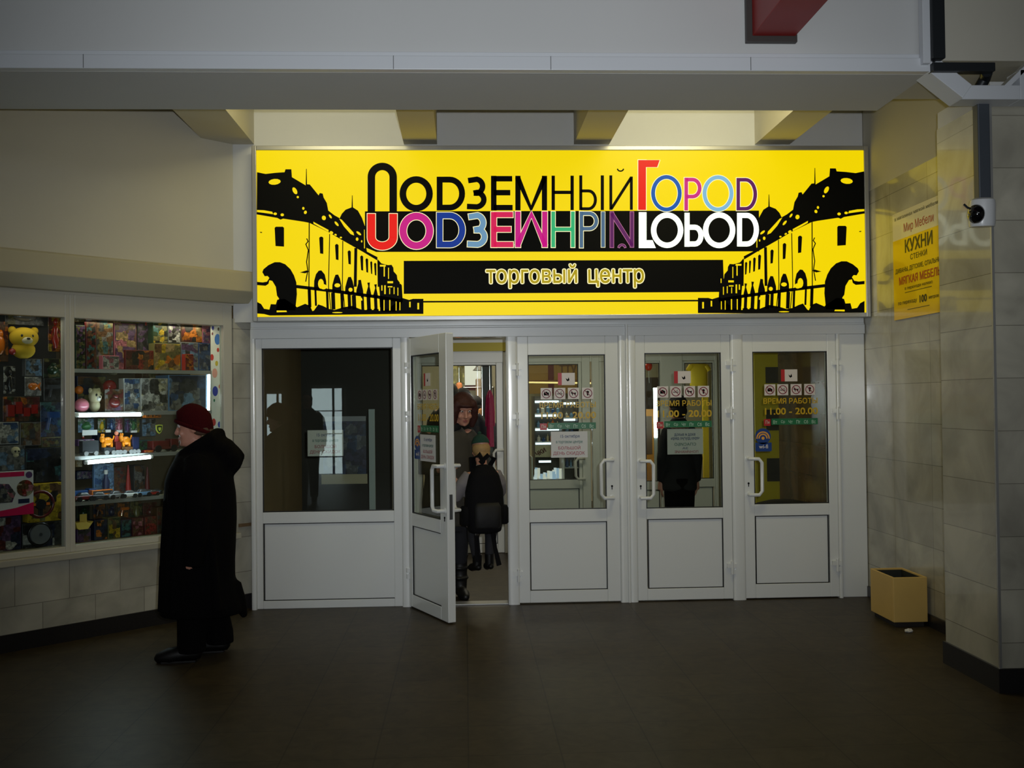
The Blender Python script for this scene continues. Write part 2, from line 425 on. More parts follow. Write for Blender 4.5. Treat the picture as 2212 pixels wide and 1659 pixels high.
# inside the display: back board, floor and ceiling of the case
BOARD = mat('display_back', (92, 80, 60), .7, var=.3, scale=5)
struct(tbox('wall_display_back', BOARD, S0, -.2, .56, .60, .5, 2.36))
struct(tbox('wall_display_board', mat('display_board_dark', (52, 50, 46), .7, var=.3, scale=4), S0, SM1-.01, .27, .29, .58, 2.30))
struct(tbox('trim_5', mat('display_floor', (120, 108, 84), .6), S0, -.2, .07, .56, .55, ZB-.005))
struct(tbox('trim_6', mat('display_top', (150, 130, 90), .6), S0, -.2, .07, .56, ZT+.02, ZT+.06))

# ---- cable trunking along the beam, stepping round the pillar
r = struct(root('trim_9', (0, 5.2, 3.33)))
TR = mat('trunking_plastic', (214, 218, 224), .35)
def band(a, b, y0, y1, h):     # sloping length of trunking between two x,z points
    return [(a[0], a[1]), (b[0], b[1]), (b[0], b[1]+h), (a[0], a[1]+h)]
yb = 5.205
main = MB().box(-4.5, 2.47, yb, 5.259, 3.300, 3.372)
main.build('trunking_length', TR, r, bevel=.004)
MB().box(-4.5, 2.42, yb+.025, 5.259, 3.376, 3.40).build('thin_cable_duct', TR, r, bevel=.003)
zl = 3.16
d = MB(); yp = 5.30
d.prism([(2.45, 3.300), (2.63, zl), (2.68, zl+.07), (2.50, 3.372)], yb, yp+.06)
d.prism([(2.63, zl), (2.95, zl), (2.95, zl+.075), (2.655, zl+.075)], yb+.02, yp+.06)
d.build('trunking_bend', TR, r, bevel=.003)
d = MB(); d.box(2.95, 4.2, yb+.02, yp+.06, zl, zl+.16)
d.prism([(2.86, zl+.07), (2.90, zl+.07), (3.06, zl+.22), (3.02, zl+.22)], yb+.02, yp+.02)
d.build('trunking_box', TR, r, bevel=.004)
for px in (180, 850, 1190, 1622):
    q = onY(px, 150, yb); MB().box(q.x-.002, q.x+.002, yb-.001, yb+.004, 3.302, 3.371).build('joint', mat('joint_grey', (120, 122, 125), .5), r)

# ---- steel conduit down the beam with the surveillance camera hanging from it
r = root('surveillance_camera', (2.72, 5.3, 2.5), 'white surveillance camera with dark lens hanging from a dark pole beside the pillar', 'camera')
a = onY(2017, 0, 5.2); b = onY(2018, 132, 5.2)
MB().box(a.x-.035, a.x+.035, 5.15, 5.215, b.z, 4.25).build('conduit', DKMET, r, bevel=.004)
MB().box(a.x-.075, a.x-.035, 5.17, 5.22, b.z-.02, 4.25).build('conduit_cover', TR, r, bevel=.003)
c_ = onY(2140, 160, 5.22)
MB().box(b.x-.02, c_.x, 5.17, 5.23, b.z-.06, b.z-.015).build('crossbar', DKMET, r, bevel=.003)
e = onY(2106, 200, 5.33); f_ = onY(2126, 440, 5.33)
MB().tube([(c_.x-.02, 5.22, b.z-.05), (e.x+.03, 5.28, e.z+.06), (e.x, 5.33, e.z-.02)], .03, 10).build('elbow', DKMET, r, smooth=40)
MB().box(f_.x-.036, f_.x+.03, 5.31, 5.37, f_.z-.02, e.z+.02).build('pole', mat('pole_grey', (74, 80, 88), .45, metal=.2), r, bevel=.006)
cc = onY(2122, 463, 5.30)
hs = MB().lathe([(.0, .085), (.045, .085), (.062, .075), (.066, .05), (.066, -.05), (.062, -.066), (.0, -.07)], (0, 0, 0), 24)
o = hs.build('housing', mat('camera_white', (214, 216, 218), .3, coat=.4), r, smooth=40, local=True)
o.location = (cc.x-2.72, cc.y-5.3, cc.z-2.5)
o.rotation_euler = (radians(4), 0, 0)
o = MB().ell((0, 0, 0), (.042, .05, .052), 18, 12).build('lens_dome', mat('lens_black', (8, 9, 12), .05, coat=1), r, smooth=60, local=True)
o.location = (cc.x-.052-2.72, cc.y-.035-5.3, cc.z-2.505)
MB().tube([(cc.x-.11, cc.y-.02, cc.z+.05), (cc.x-.095, cc.y-.03, cc.z+.03), (cc.x-.06, cc.y-.03, cc.z+.02)], .006, 6).build('wire', DKMET, r)

# ---- red box duct at the top of the beam
r = root('red_box_duct', (1.7, 5.0, 3.9), 'red painted square box duct sticking out high on the white beam', 'duct')
p0 = onY(1628, 74, 5.2); p1 = onY(1722, 74, 5.2)
MB().box(p0.x+.0, p1.x, 3.2, 5.225, p0.z, 4.2).build('duct_body', mat('red_paint', (150, 14, 10), .4, var=.15, scale=5), r, bevel=.004)
MB().box(p0.x-.03, p1.x+.01, 5.225, 5.26, p0.z-.03, 4.2).build('duct_flange', mat('flange_dark', (66, 62, 60), .5), r, bevel=.003)

# ================================================================== THE LIT SIGN
YS = 7.875
def A(X, Y): p = onY(520+X/3.16, 300+Y/3.16, YS); return (p.x, p.z)
def B(X, Y): p = onY(1200+X/3.16, 300+Y/3.16, YS); return (p.x, p.z)
UN = (A(1000, 500)[0]-A(900, 500)[0])/100      # metres per drawing unit
def em(name, rgb, st, erg=None): return mat(name, rgb, .45, emit=st, erg=erg or rgb, spec=.25)
YEL = em('sign_yellow', (250, 220, 0), .90)
OUTL = em('sign_outline', (255, 246, 190), 1.0)
sx0, sx1, sz0, sz1 = rectY(555, 325, 1868, 680, YS)
sign = root('shop_sign', ((sx0+sx1)/2, YS, sz0), 'long yellow backlit shop sign with black town outlines and coloured letters above the doors', 'sign')
SB = .035
MB().box(sx0-SB, sx0, YS-.012, 8.0, sz0-SB, sz1+SB).box(sx1, sx1+SB, YS-.012, 8.0, sz0-SB, sz1+SB)\
    .box(sx0, sx1, YS-.012, 8.0, sz0-SB, sz0).box(sx0, sx1, YS-.012, 8.0, sz1, sz1+SB).build('sign_frame', ALU, sign, bevel=.004)
MB().box(sx0, sx1, YS, YS+.01, sz0, sz1).build('sign_face', YEL, sign)
def layer(k): return YS-.0012*k
def piece(name, fill, m, k=2):
    mb = MB(); fill(mb, layer(k)); return mb.build(name, m, sign)
# black bands and the thin line
piece('black_band', lambda mb, y: mb.flat([A(848, 495), B(1388, 490), B(1390, 768), A(925, 772), A(848, 740)], y), BLACK, 2)
piece('black_band', lambda mb, y: mb.flat([A(1113, 833), B(1143, 826), B(1150, 1045), A(1113, 1058)], y), BLACK, 2)
piece('thin_line', lambda mb, y: stroke(mb, [A(1240, 1112), B(1035, 1104)], 11*UN, y), BLACK, 2)

def letter(T, paths, wid, m, outline=None, ow=9, closed=(), polys=()):
    """paths in drawing units; T = A or B"""
    def put(mb, y, ext):
        for i, p in enumerate(paths):
            q = list(p)
            if ext and i not in closed:
                a, b = Vector(q[0]), Vector(q[1]); q[0] = tuple(a+(a-b).normalized()*ext)
                a, b = Vector(q[-1]), Vector(q[-2]); q[-1] = tuple(a+(a-b).normalized()*ext)
            stroke(mb, [T(*c) for c in q], (wid+2*ext)*UN, y, closed=i in closed)
        for p in polys:
            c = Vector((sum(v[0] for v in p)/len(p), sum(v[1] for v in p)/len(p)))
            mb.flat([T(*(Vector(v)+(Vector(v)-c).normalized()*ext*1.25)) for v in p], y-.0004)
    if outline:
        mb = MB(); put(mb, layer(4), ow/2); o = mb.build('letter', m, sign)
        mb2 = MB(); put(mb2, layer(5), 0)
        mb2.build('letter_fill', m, o)
        o.data.materials.clear(); o.data.materials.append(outline)
    else:
        mb = MB(); put(mb, layer(4), 0); mb.build('letter', m, sign)
def ring(cx, cy, rx, ry): return [(x, y) for x, y in arc(cx, cy, rx, ry, 0, 360, 36)[:-1]]
def dshape(l, r, t, b): return [(l, t), ((l+r)/2-8, t)]+[(x, y) for x, y in arc((l+r)/2-8, (t+b)/2, (r-l)/2+8, (b-t)/2, -90, 90, 16)][1:-1]+[((l+r)/2-8, b), (l, b)]
three = lambda x0, x1, t, b: [(x0+4, t+12)]+arc((x0+x1)/2, t+(b-t)*.26, (x1-x0)*.42, (b-t)*.25, -80, 78, 12)+[((x0+x1)/2-14, (t+b)/2)]
three2 = lambda x0, x1, t, b: [((x0+x1)/2-14, (t+b)/2)]+arc((x0+x1)/2, b-(b-t)*.27, (x1-x0)*.48, (b-t)*.26, -78, 80, 12)+[(x0, b-6)]
INK = BLACK
# upper row
letter(A, [[(892, 497), (892, 262)]+arc(966.5, 262, 74.5, 73, 180, 360, 18)+[(1041, 262), (1041, 497)]], 51, INK)
letter(A, [ring(1198, 376, 91, 98)], 45, INK, closed=(0,))
letter(A, [dshape(1358, 1511, 279, 470)], 41, INK, closed=(0,))
letter(A, [three(1548, 1660, 274, 468), three2(1544, 1662, 274, 468)], 38, INK)
letter(A, [[(1727, 253), (1727, 490)], [(1727, 273), (1853, 273)], [(1727, 368), (1840, 368)], [(1727, 470), (1856, 470)]], 38, INK)
letter(A, [[(1892, 253), (1892, 489)], [(2073, 253), (2073, 489)], [(1889, 262), (1982, 478), (2076, 262)]], 36, INK)
letter(B, [[(-16, 252), (-16, 487)], [(113, 252), (113, 487)], [(-16, 366), (113, 366)]], 23, INK)
letter(B, [[(172, 250), (172, 487)], [(172, 356), (225, 356)]+arc(225, 417, 47, 61, -90, 90, 12)[1:-1]+[(225, 478), (172, 478)]], 21, INK)
letter(B, [[(319, 250), (319, 487)]], 22, INK)
letter(B, [[(377, 250), (377, 485)], [(517, 258), (517, 485)], [(380, 478), (514, 268)]], 20, INK)
letter(B, [arc(443, 203, 21, 18, 5, 175, 10)], 9, INK)
OL = OUTL
letter(B, [[(590, 146), (590, 486)]], 54, em('sign_red', (236, 22, 12), .88), OL, polys=[[(565, 146), (710, 146), (693, 194), (565, 194)]])
letter(B, [ring(756, 372, 91, 111)], 27, em('sign_blue', (18, 104, 205), .6), OL, closed=(0,))
letter(B, [[(891, 266), (891, 490)], [(891, 279), (935, 279)]+arc(935, 337, 48, 58, -90, 90, 12)[1:-1]+[(935, 395), (891, 395)]], 26, em('sign_pink', (232, 52, 150), .65), OL)
letter(B, [ring(1108, 373, 92, 110)], 27, em('sign_sky', (140, 200, 236), .75), OL, closed=(0,))
letter(B, [dshape(1246, 1362, 280, 478)], 25, em('sign_purple', (120, 40, 120), .5), OL, closed=(0,))
# lower, mirrored row
letter(A, [[(892, 512), (892, 672)]+arc(966.5, 672, 74.5, 60, 180, 0, 18)+[(1041, 672), (1041, 512)]], 54, em('sign_red', (236, 22, 12), .88), OL)
letter(A, [ring(1199, 629, 91, 101)], 48, em('sign_magenta', (226, 30, 150), .68), OL, closed=(0,))
letter(A, [dshape(1358, 1512, 524, 722)], 42, em('sign_deep_blue', (10, 62, 170), .6), OL, closed=(0,))
letter(A, [three(1552, 1664, 521, 724), three2(1548, 1666, 521, 724)], 38, em('sign_steel_blue', (122, 170, 206), .7), OL)
letter(A, [[(1727, 500), (1727, 741)], [(1727, 518), (1858, 518)], [(1727, 618), (1845, 618)], [(1727, 722), (1860, 722)]], 38, em('sign_crimson', (230, 32, 92), .78), OL)
letter(A, [[(1892, 497), (1892, 741)], [(2075, 497), (2075, 741)], [(1889, 730), (1984, 515), (2078, 730)]], 36, em('sign_magenta', (226, 30, 150), .68), OL)
letter(B, [[(-16, 497), (-16, 741)], [(118, 497), (118, 741)], [(-16, 618), (118, 618)]], 26, em('sign_green', (60, 200, 132), .7), OL)
letter(B, [[(176, 497), (176, 744)], [(176, 510), (230, 510)]+arc(230, 562, 48, 52, -90, 90, 12)[1:-1]+[(230, 614), (176, 614)]], 25, em('sign_slate', (92, 128, 164), .6), OL)
letter(B, [[(324, 499), (324, 740)]], 26, em('sign_slate', (92, 128, 164), .6), OL, ow=6)
letter(B, [[(384, 499), (384, 742)], [(521, 499), (521, 740)], [(384, 510), (521, 728)]], 24, em('sign_purple', (120, 40, 120), .5), em('sign_rose', (220, 140, 180), .7), ow=6)
letter(B, [arc(453, 744, 22, 20, 185, 355, 10)], 11, em('sign_purple', (120, 40, 120), .5), em('sign_rose', (220, 140, 180), .7), ow=6)
WL = em('sign_white', (246, 255, 232), 1.5)
letter(B, [[(594, 501), (594, 746)]], 54, WL, polys=[[(568, 692), (662, 692), (684, 746), (568, 746)]])
letter(B, [ring(761, 624, 92, 103)], 38, WL, closed=(0,))
letter(B, [[(897, 505), (897, 737)], [(897, 604), (950, 604)]+arc(950, 661, 42, 57, -90, 90, 12)[1:-1]+[(950, 718), (897, 718)]], 36, WL)
letter(B, [ring(1116, 624, 92, 104)], 38, WL, closed=(0,))
letter(B, [dshape(1255, 1370, 523, 718)], 36, WL, closed=(0,))
# the words in the lower band
GOLD = em('sign_gold', (206, 180, 12), .62)
l1, b1 = A(1672, 1025); r1, t1 = B(150, 852)
l2, b2 = B(220, 1022); r2, t2 = B(606, 884)
for body, (xa, xb, za, zb) in (('торговый', (l1, r1, b1, t1)), ('центр', (l2, r2, b2, t2))):
    o = MB().text(body, xa+.006, xb-.006, za+.006, zb-.006, layer(4), bold=.05).build('word_outline', OL, sign)
    q = MB().text(body, xa+.006, xb-.006, za+.006, zb-.006, layer(5), bold=.012).build('word_fill', GOLD, o)

# the old-town outlines at both ends
def town(T):
    bl = MB(); ye = MB(); yB, yY = layer(2.6), layer(3.4)
    P = lambda pts: bl.flat([T(*p) for p in pts], yB)
    Y = lambda pts: ye.flat([T(*p) for p in pts], yY)
    E = lambda cx, cy, rx, ry, rot=0: ye.flat([T(cx+rx*cos(a)*cos(rot)-ry*sin(a)*sin(rot), cy+rx*cos(a)*sin(rot)+ry*sin(a)*cos(rot)) for a in [2*pi*i/12 for i in range(12)]], yY)
    # roofs
    P([(112, 228), (170, 240), (240, 232), (300, 228), (306, 208), (346, 208), (350, 262), (444, 318), (447, 205), (451, 205), (453, 310), (472, 312), (532, 386), (540, 370), (560, 374), (566, 400), (588, 438), (598, 490), (640, 522), (676, 542), (690, 512), (716, 484), (757, 468), (760, 386), (764, 386), (766, 468), (800, 490), (828, 540), (850, 602), (850, 700), (862, 770), (934, 808), (932, 830), (842, 776), (782, 742), (690, 690), (606, 640), (470, 574), (430, 566), (290, 545), (272, 552), (250, 540), (110, 516)])
    E(232, 294, 42, 20, -.1); E(370, 355, 14, 26, -.5); E(390, 398, 8, 8); E(428, 475, 8, 10); E(442, 502, 10, 12, .4); E(284, 519, 12, 10); E(236, 512, 12, 9)
    Y([(112, 486), (160, 488), (216, 498), (222, 515), (160, 506), (112, 500)])
    E(568, 540, 14, 16, -.3); E(620, 640, 13, 9, .5); E(612, 530, 7, 16, -.6); E(655, 580, 8, 20, -.7); E(795, 685, 9, 12); E(806, 645, 8, 20, -.9); E(826, 700, 5, 8); E(648, 655, 9, 6, .5); E(684, 674, 8, 6)
    Y([(672, 545), (690, 552), (770, 640), (774, 660), (750, 650), (706, 600)])
    Y([(842, 620), (846, 620), (848, 748), (842, 748)])
    Y([(496, 566), (540, 590), (600, 622), (600, 636), (540, 604), (498, 580)])
    # walls, corners and windows
    for pts, wd in (([(468, 570), (466, 1000), (474, 1170)], 7), ([(607, 650), (600, 1010), (616, 1165)], 6), ([(697, 696), (694, 1000), (712, 1165)], 6), ([(786, 745), (782, 1010)], 20), ([(938, 830), (940, 1010)], 10), ([(450, 680), (460, 700), (445, 720), (462, 760), (450, 840), (458, 900), (444, 975)], 7)):
        stroke(bl, [T(*p) for p in pts], wd*UN, yB)
    for x0, y0, x1, y1 in ((232, 600, 296, 736), (536, 668, 564, 786), (644, 718, 668, 828), (730, 762, 752, 858), (816, 796, 836, 900), (852, 815, 870, 914), (884, 834, 898, 924), (910, 845, 926, 934)):
        P([(x0, y0+8), (x0+8, y0), (x1-8, y0), (x1, y0+8), (x1, y1), (x0+6, y1-4)])
    P([(404, 912), (450, 898), (470, 906), (440, 918)]); E(138, 637, 1, 1)
    P([(132, 634), (146, 636), (146, 642), (134, 642)])
    # the first big arch and its broken lamp
    P([(148, 910), (156, 890), (190, 862), (232, 842), (268, 842), (304, 856), (340, 890), (364, 932), (380, 980), (384, 1060), (376, 1140), (374, 1170), (240, 1170), (262, 1090), (248, 1070), (240, 1010), (216, 970), (196, 965), (190, 990), (170, 1003), (110, 998), (110, 976), (150, 980), (180, 975), (196, 950), (184, 936), (164, 938)])
    # arcade
    for x0, x1, top, bot in ((500, 586, 898, 1030), (624, 690, 926, 1050), (712, 776, 942, 1060), (788, 838, 962, 1070), (856, 892, 980, 1080), (904, 938, 992, 1085)):
        c = (x0+x1)/2; P([(x0, bot), (x0+2, top+70), (x0+14, top+26), (c-10, top+2), (c+8, top), (x1-12, top+28), (x1-2, top+74), (x1, bot)])
    E(548, 990, 20, 34); E(566, 1010, 22, 18); E(660, 1000, 20, 14); E(750, 1030, 14, 14)
    # railing and the foot of the street
    stroke(bl, [T(*p) for p in ((380, 1008), (480, 1020), (600, 1035), (790, 1060), (940, 1080), (1100, 1108))], 22*UN, yB)
    P([(110, 1112), (140, 1128), (160, 1160), (196, 1166), (206, 1128), (240, 1130), (250, 1098), (300, 1092), (374, 1140), (384, 1150), (440, 1126), (474, 1140), (490, 1176), (500, 1172), (530, 1130), (560, 1140), (600, 1160), (640, 1168), (700, 1150), (760, 1140), (830, 1168), (900, 1160), (1000, 1166), (1060, 1120), (1100, 1085), (1150, 1100), (1176, 1092), (1247, 1092), (1247, 1195), (1110, 1195), (560, 1202), (200, 1206), (160, 1196), (110, 1192)])
    Y([(246, 1172), (312, 1172), (316, 1182), (246, 1184)]); E(660, 1186, 36, 4)
    # posts of the arcade, getting narrower
    for x, wd, t, b in ((468, 22, 1020, 1150), (510, 14, 1030, 1140), (590, 16, 1040, 1160), (630, 26, 1050, 1165), (690, 20, 1055, 1160), (740, 22, 1060, 1160), (772, 28, 1068, 1165), (830, 20, 1070, 1168), (872, 26, 1078, 1168), (920, 22, 1080, 1168), (960, 26, 1085, 1168)):
        stroke(bl, [T(x, t), T(x+4, b)], wd*UN, yB)
    # the far houses
    P([(934, 820), (960, 850), (1004, 862), (1030, 860), (1042, 880), (1044, 905), (1066, 930), (1070, 960), (1100, 1000), (1106, 1110), (1060, 1180), (960, 1180), (944, 1000), (940, 900)])
    for x0, y0, x1, y1 in ((950, 860, 990, 872), (976, 872, 984, 940), (1006, 880, 1012, 956), (1002, 972, 1040, 986), (960, 1000, 968, 1036), (1086, 960, 1092, 990), (980, 1000, 990, 1060), (1004, 1006, 1036, 1014), (1014, 1020, 1020, 1060), (1044, 1012, 1050, 1060), (1070, 1016, 1076, 1070), (975, 1100, 982, 1172), (1014, 1100, 1022, 1172), (1058, 1110, 1064, 1172), (1084, 1115, 1090, 1170), (1150, 1112, 1160, 1150), (1206, 1120, 1218, 1164), (942, 1150, 952, 1174)):
        Y([(x0, y0), (x1, y0), (x1, y1), (x0, y1)])
    for x, t, b in ((848, 1092, 1168), (896, 1095, 1168), (820, 1086, 1104)):
        stroke(ye, [T(x, t), T(x+6, b)], 13*UN, yY)
    o = bl.build('town_outline', BLACK, sign); ye.build('town_lights', YEL, o)
town(A)
def AM(X, Y):
    px = 2422-(520+X/3.16); p = onY(px, 300+(Y-6)/3.16, YS); return (p.x, p.z)
town(AM)

# ================================================================== THE WHITE DOOR FRONT
YD = 8.05                                                # plane of the closed leaves
fx0, fx1, _, fzt = rectY(545, 700, 1868, 1300, YD)
fx1 = 3.205
def post(mb, pxa, pxb, y0=8.0, y1=8.12, z1=2.19, sag=.0045):
    a = onY(pxa, 1000, YD).x; b = onY(pxb, 1000, YD).x; n = 14; rr = []
    for i in range(n+1):                                 # gently convex face with rounded edges
        t_ = -1+2*i/n; rr.append((a+(b-a)*i/n, y0+sag*t_*t_+.007*max(0, (abs(t_)-.72)/.28)**2))
    prof_ = rr+[(b, y1), (a, y1)]
    mb.rings([[(x_, y_, z_) for x_, y_ in prof_] for z_ in (0, z1)]); return a, b
ztr = onY(1100, 728, YD).z                                 # underside of the head rail
PVCGL = mat('white_pvc_polished', (222, 224, 224), .4, coat=.9, cr=.15)
t = struct(root('trim_7', (.7, 8.05, 0)))
MB().box(fx0, fx1, 8.02, 8.12, ztr+.09, 2.235).build('head_board', PVC, t, bevel=.003)
MB().box(fx0, fx1, 8.0, 8.12, ztr, ztr+.075).box(fx0, fx1, 8.012, 8.12, ztr+.075, ztr+.09).build('head_rail', PVC, t, bevel=.004)
for a, b in ((545, 556), (868, 887), (1095, 1119), (1336, 1352), (1356, 1373), (1577, 1604), (1804, 1812)):
    mb = MB(); post(mb, a, b, 7.985, 8.12, ztr, sag=.002 if a == 1095 else .0045); mb.build('post', PVCGL, t, smooth=35)
mb = MB(); post(mb, 1351, 1357, 7.975, 8.1, 2.19); mb.build('joint_strip', PVCGL, t, smooth=35)
a = onY(1812, 1000, YD).x
MB().box(a, 3.205, 8.02, 8.1, 0, ztr).build('filler_panel', PVC, t, bevel=.004)
a, b = onY(887, 1000, YD).x, onY(1095, 1000, YD).x
MB().box(a, b, 8.0, 8.12, 0, .012).build('threshold', ALU, t, bevel=.003)

LEAFT = .06
def leaf(r, x0, x1, z0, z1, g, p, y, kw, local=False):
    """frame, panes and panel of a half-glazed leaf; g and p are the glass and panel rectangles"""
    y1 = y+LEAFT; gx0, gx1, gz0, gz1 = g; px0, px1, pz0, pz1 = p
    f = MB()
    f.box(x0, gx0, y, y1, z0, z1).box(gx1, x1, y, y1, z0, z1).box(gx0, gx1, y, y1, gz1, z1)
    f.box(gx0, gx1, y, y1, pz1, gz0).box(gx0, gx1, y, y1, z0, pz0)
    f.build('leaf_frame', kw.get('pvc', PVC), r, bevel=.004, local=local)
    q = MB()
    for (a, b, c, d), e in ((g, .007), (p, .006)):
        q.box(a-.001, a+e, y+.004, y+.02, c, d).box(b-e, b+.001, y+.004, y+.02, c, d).box(a, b, y+.004, y+.02, c-.001, c+e).box(a, b, y+.004, y+.02, d-e, d+.001)
    q.build('gasket', GASK, r, local=local)
    MB().box(px0, px1, y+.012, y1-.012, pz0, pz1).build('lower_panel', kw.get('pvc', PVC), r, local=local)
    return MB().box(gx0, gx1, y+.024, y+.03, gz0, gz1).build('pane', DOORGL, r, local=local)
def pull(r, x, za, zb, y, side, local=False, out=-1, m=PVC):
    """C-shaped pull handle: bar stands off the leaf, its feet run to the side"""
    d = .055*out; o = .095*side
    pts = [(x, y, zb), (x, y+d, zb), (x+o*.75, y+d*1.05, zb), (x+o, y+d*1.05, zb-.03), (x+o, y+d*1.05, za+.03), (x+o*.75, y+d*1.05, za), (x, y+d, za), (x, y, za)]
    P = []
    for i, p in enumerate(pts): P.append(p)
    o_ = MB().tube(P, .0145, 10).build('pull_handle', m, r, smooth=60, local=local)
    MB().lathe([(.0, 0), (.022, 0), (.022, .006*out), (0, .008*out)], (x, y, za), 14, axis='y').lathe([(.0, 0), (.022, 0), (.022, .006*out), (0, .008*out)], (x, y, zb), 14, axis='y').build('handle_foot', m, o_, local=True)
def hinge(r, x, z, y, local=False):
    mb = MB(); mb.lathe([(.0, -.05), (.0125, -.05), (.0125, .05), (.0, .05)], (x, y-.014, z), 12)
    mb.box(x-.042, x+.034, y-.022, y+.004, z+.0, z+.034).box(x-.006, x+.03, y-.02, y+.004, z-.048, z-.012)
    mb.build('hinge', PVC, r, smooth=40, local=local)
def keyhole(r, x, z, y, local=False):
    mb = MB(); mb.lathe([(.0, -.003), (.008, -.003), (.008, .002), (0, .002)], (x, y, z), 12, axis='y').box(x-.003, x+.003, y-.003, y+.002, z-.026, z)
    mb.build('keyhole', BLACK, r, local=local)

YTXT = mat('yellow_lettering', (196, 160, 14), .4); STRED = mat('sticker_red', (176, 30, 34), .4); STGRN = mat('sticker_green', (20, 104, 62), .4)
STWH = mat('sticker_white', (212, 204, 200), .4); STBLUE = mat('sticker_blue', (24, 60, 128), .35); STOR = mat('sticker_orange', (226, 160, 60), .4)
PALETXT = mat('sticker_pale', (190, 214, 196), .4); RINGRED = mat('ring_dark_red', (120, 20, 40), .4)
def stickers(r, g, y, wifi=False, local=False):
    gx0, gx1, gz0, gz1 = g; W, H = gx1-gx0, gz1-gz0
    X = lambda u: gx0+W*u
    Z = lambda v: gz1-H*v
    y0 = y+.0235
    # pictogram card with a red edge
    mb = MB(); mb.box(X(.44), X(.61), y0-.001, y0, Z(.196), Z(.117), 0).box(X(.39), X(.44), y0-.001, y0, Z(.196), Z(.117), 1)
    mb.flat([(X(.49), Z(.15)), (X(.515), Z(.16)), (X(.53), Z(.145)), (X(.54), Z(.165)), (X(.515), Z(.172)), (X(.50), Z(.165))], y0-.0015, 2)
    mb.build('pictogram_sticker', [STWH, STRED, BLACK], r, local=local)
    for k in range(4):
        u = (.164, .337, .517, .70)[k]; c = (X(u+.0735), Z(.2505)); h = .0735*W
        mb = MB(); mb.box(c[0]-h, c[0]+h, y0-.001, y0, c[1]-h, c[1]+h, 0)
        stroke(mb, arc(c[0], c[1], h*.74, h*.74, 0, 360, 24)[:-1], h*.15, y0-.0022, 1, closed=True)
        q = lambda pts, mm=2: mb.flat([(c[0]+h*a, c[1]+h*b) for a, b in pts], y0-.0016, mm)
        if k == 0:
            q([(-.45, -.3), (.45, -.3), (.45, .2), (.2, .2), (.12, .36), (-.12, .36), (-.2, .2), (-.45, .2)])
        elif k == 1:
            q([(-.5, -.12), (.5, -.12), (.5, .0), (-.5, .0)]); q([(.1, .08), (.4, .3), (.34, .36), (.04, .14)])
        elif k == 2:
            q([(-.4, -.05), (-.5, .2), (-.25, .22), (-.15, .12), (.35, .12), (.5, .3), (.42, .08), (.36, -.35), (.26, -.35), (.22, -.08), (-.1, -.08), (-.16, -.36), (-.26, -.36), (-.26, -.02)])
        else:
            q([(-.1, -.4), (.1, -.4), (.2, .1), (.28, .3), (0, .45), (-.28, .3), (-.2, .1)])
        if k != 1 or True:
            stroke(mb, [(c[0]-h*.5, c[1]+h*.5), (c[0]+h*.5, c[1]-h*.5)], h*.12, y0-.0026, 1)
        mb.build('prohibition_sticker', [STWH, RINGRED, BLACK], r, local=local)
    MB().text('ВРЕМЯ РАБОТЫ', X(.15), X(.876), Z(.342), Z(.306), y0, bold=.02).build('hours_heading', YTXT, r, local=local)
    MB().text('11.00 - 20.00', X(.17), X(.876), Z(.413), Z(.371), y0, bold=.03).build('hours_lettering', YTXT, r, local=local)
    mb = MB(); d = ('Пн', 'Вт', 'Ср', 'Чт', 'Пт', 'Сб', 'Вс')
    for k in range(7):
        u0 = .15+.1037*k; mb.box(X(u0), X(u0+(.09 if k == 0 else .1038)), y0-.001, y0, Z(.487 if k == 0 else .481), Z(.443 if k == 0 else .44), 1 if k == 0 else 0)
        mb.text(d[k], X(u0+.022), X(u0+.075), Z(.474), Z(.452), y0-.002, 2)
    mb.build('weekday_sticker', [STGRN, STRED, PALETXT], r, local=local)
    if wifi:
        mb = MB(); c = (X(.135), Z(.555)); rr = .105*W
        mb.flat(arc(c[0], c[1], rr, rr, 0, 360, 24)[:-1], y0-.001, 0)
        mb.prism([(X(.03), Z(.597)), (X(.25), Z(.597)), (X(.25), Z(.65)), (X(.235), Z(.655)), (X(.045), Z(.655)), (X(.03), Z(.65))], y0-.001, y0, 0)
        for q_ in (.78, .5): stroke(mb, arc(c[0], c[1]-rr*.25, rr*q_, rr*q_, -5, 185, 14), rr*.17, y0-.002, 1)
        mb.flat(arc(c[0], c[1]-rr*.25, rr*.2, rr*.2, 0, 360, 12)[:-1], y0-.002, 1)
        mb.text('wi-fi', X(.08), X(.2), Z(.635), Z(.61), y0-.002, 2, bold=.02)
        mb.build('internet_sticker', [STBLUE, STOR, STWH], r, local=local)
INKB = mat('ink_blue', (62, 78, 120), .5); INKR = mat('ink_red', (160, 62, 72), .5); INKG = mat('ink_green', (60, 110, 100), .5)
PAPER = mat('paper', (205, 205, 206), .6)
def notice(x0, x1, z0, z1, y, lines, label, mirror=False, rotz=None, origin=None):
    """sheet of paper taped to a pane: a thing of its own"""
    r = root('paper_notice', origin or ((x0+x1)/2, y, z0), label, 'notice', rotz or 0.0, group='paper notices on the door glass')
    loc = origin is not None
    MB().box(x0, x1, y-.0012, y, z0, z1).build('sheet', PAPER, r, local=loc)
    H, W = z1-z0, x1-x0
    for t_, v0, v1, u0, u1, m_ in lines:
        MB().text(t_, x0+W*u0, x0+W*u1, z1-H*v1, z1-H*v0, y-.0022, bold=.012, mirror=mirror).build('printed_line', m_, r, local=loc)
    return r
LINES1 = [('15 октября', .12, .27, .26, .78, INKB), ('в торговом центре', .36, .48, .14, .86, INKG), ('БОЛЬШОЙ', .54, .69, .2, .8, INKR), ('ДЕНЬ СКИДОК', .77, .92, .06, .92, INKR)]

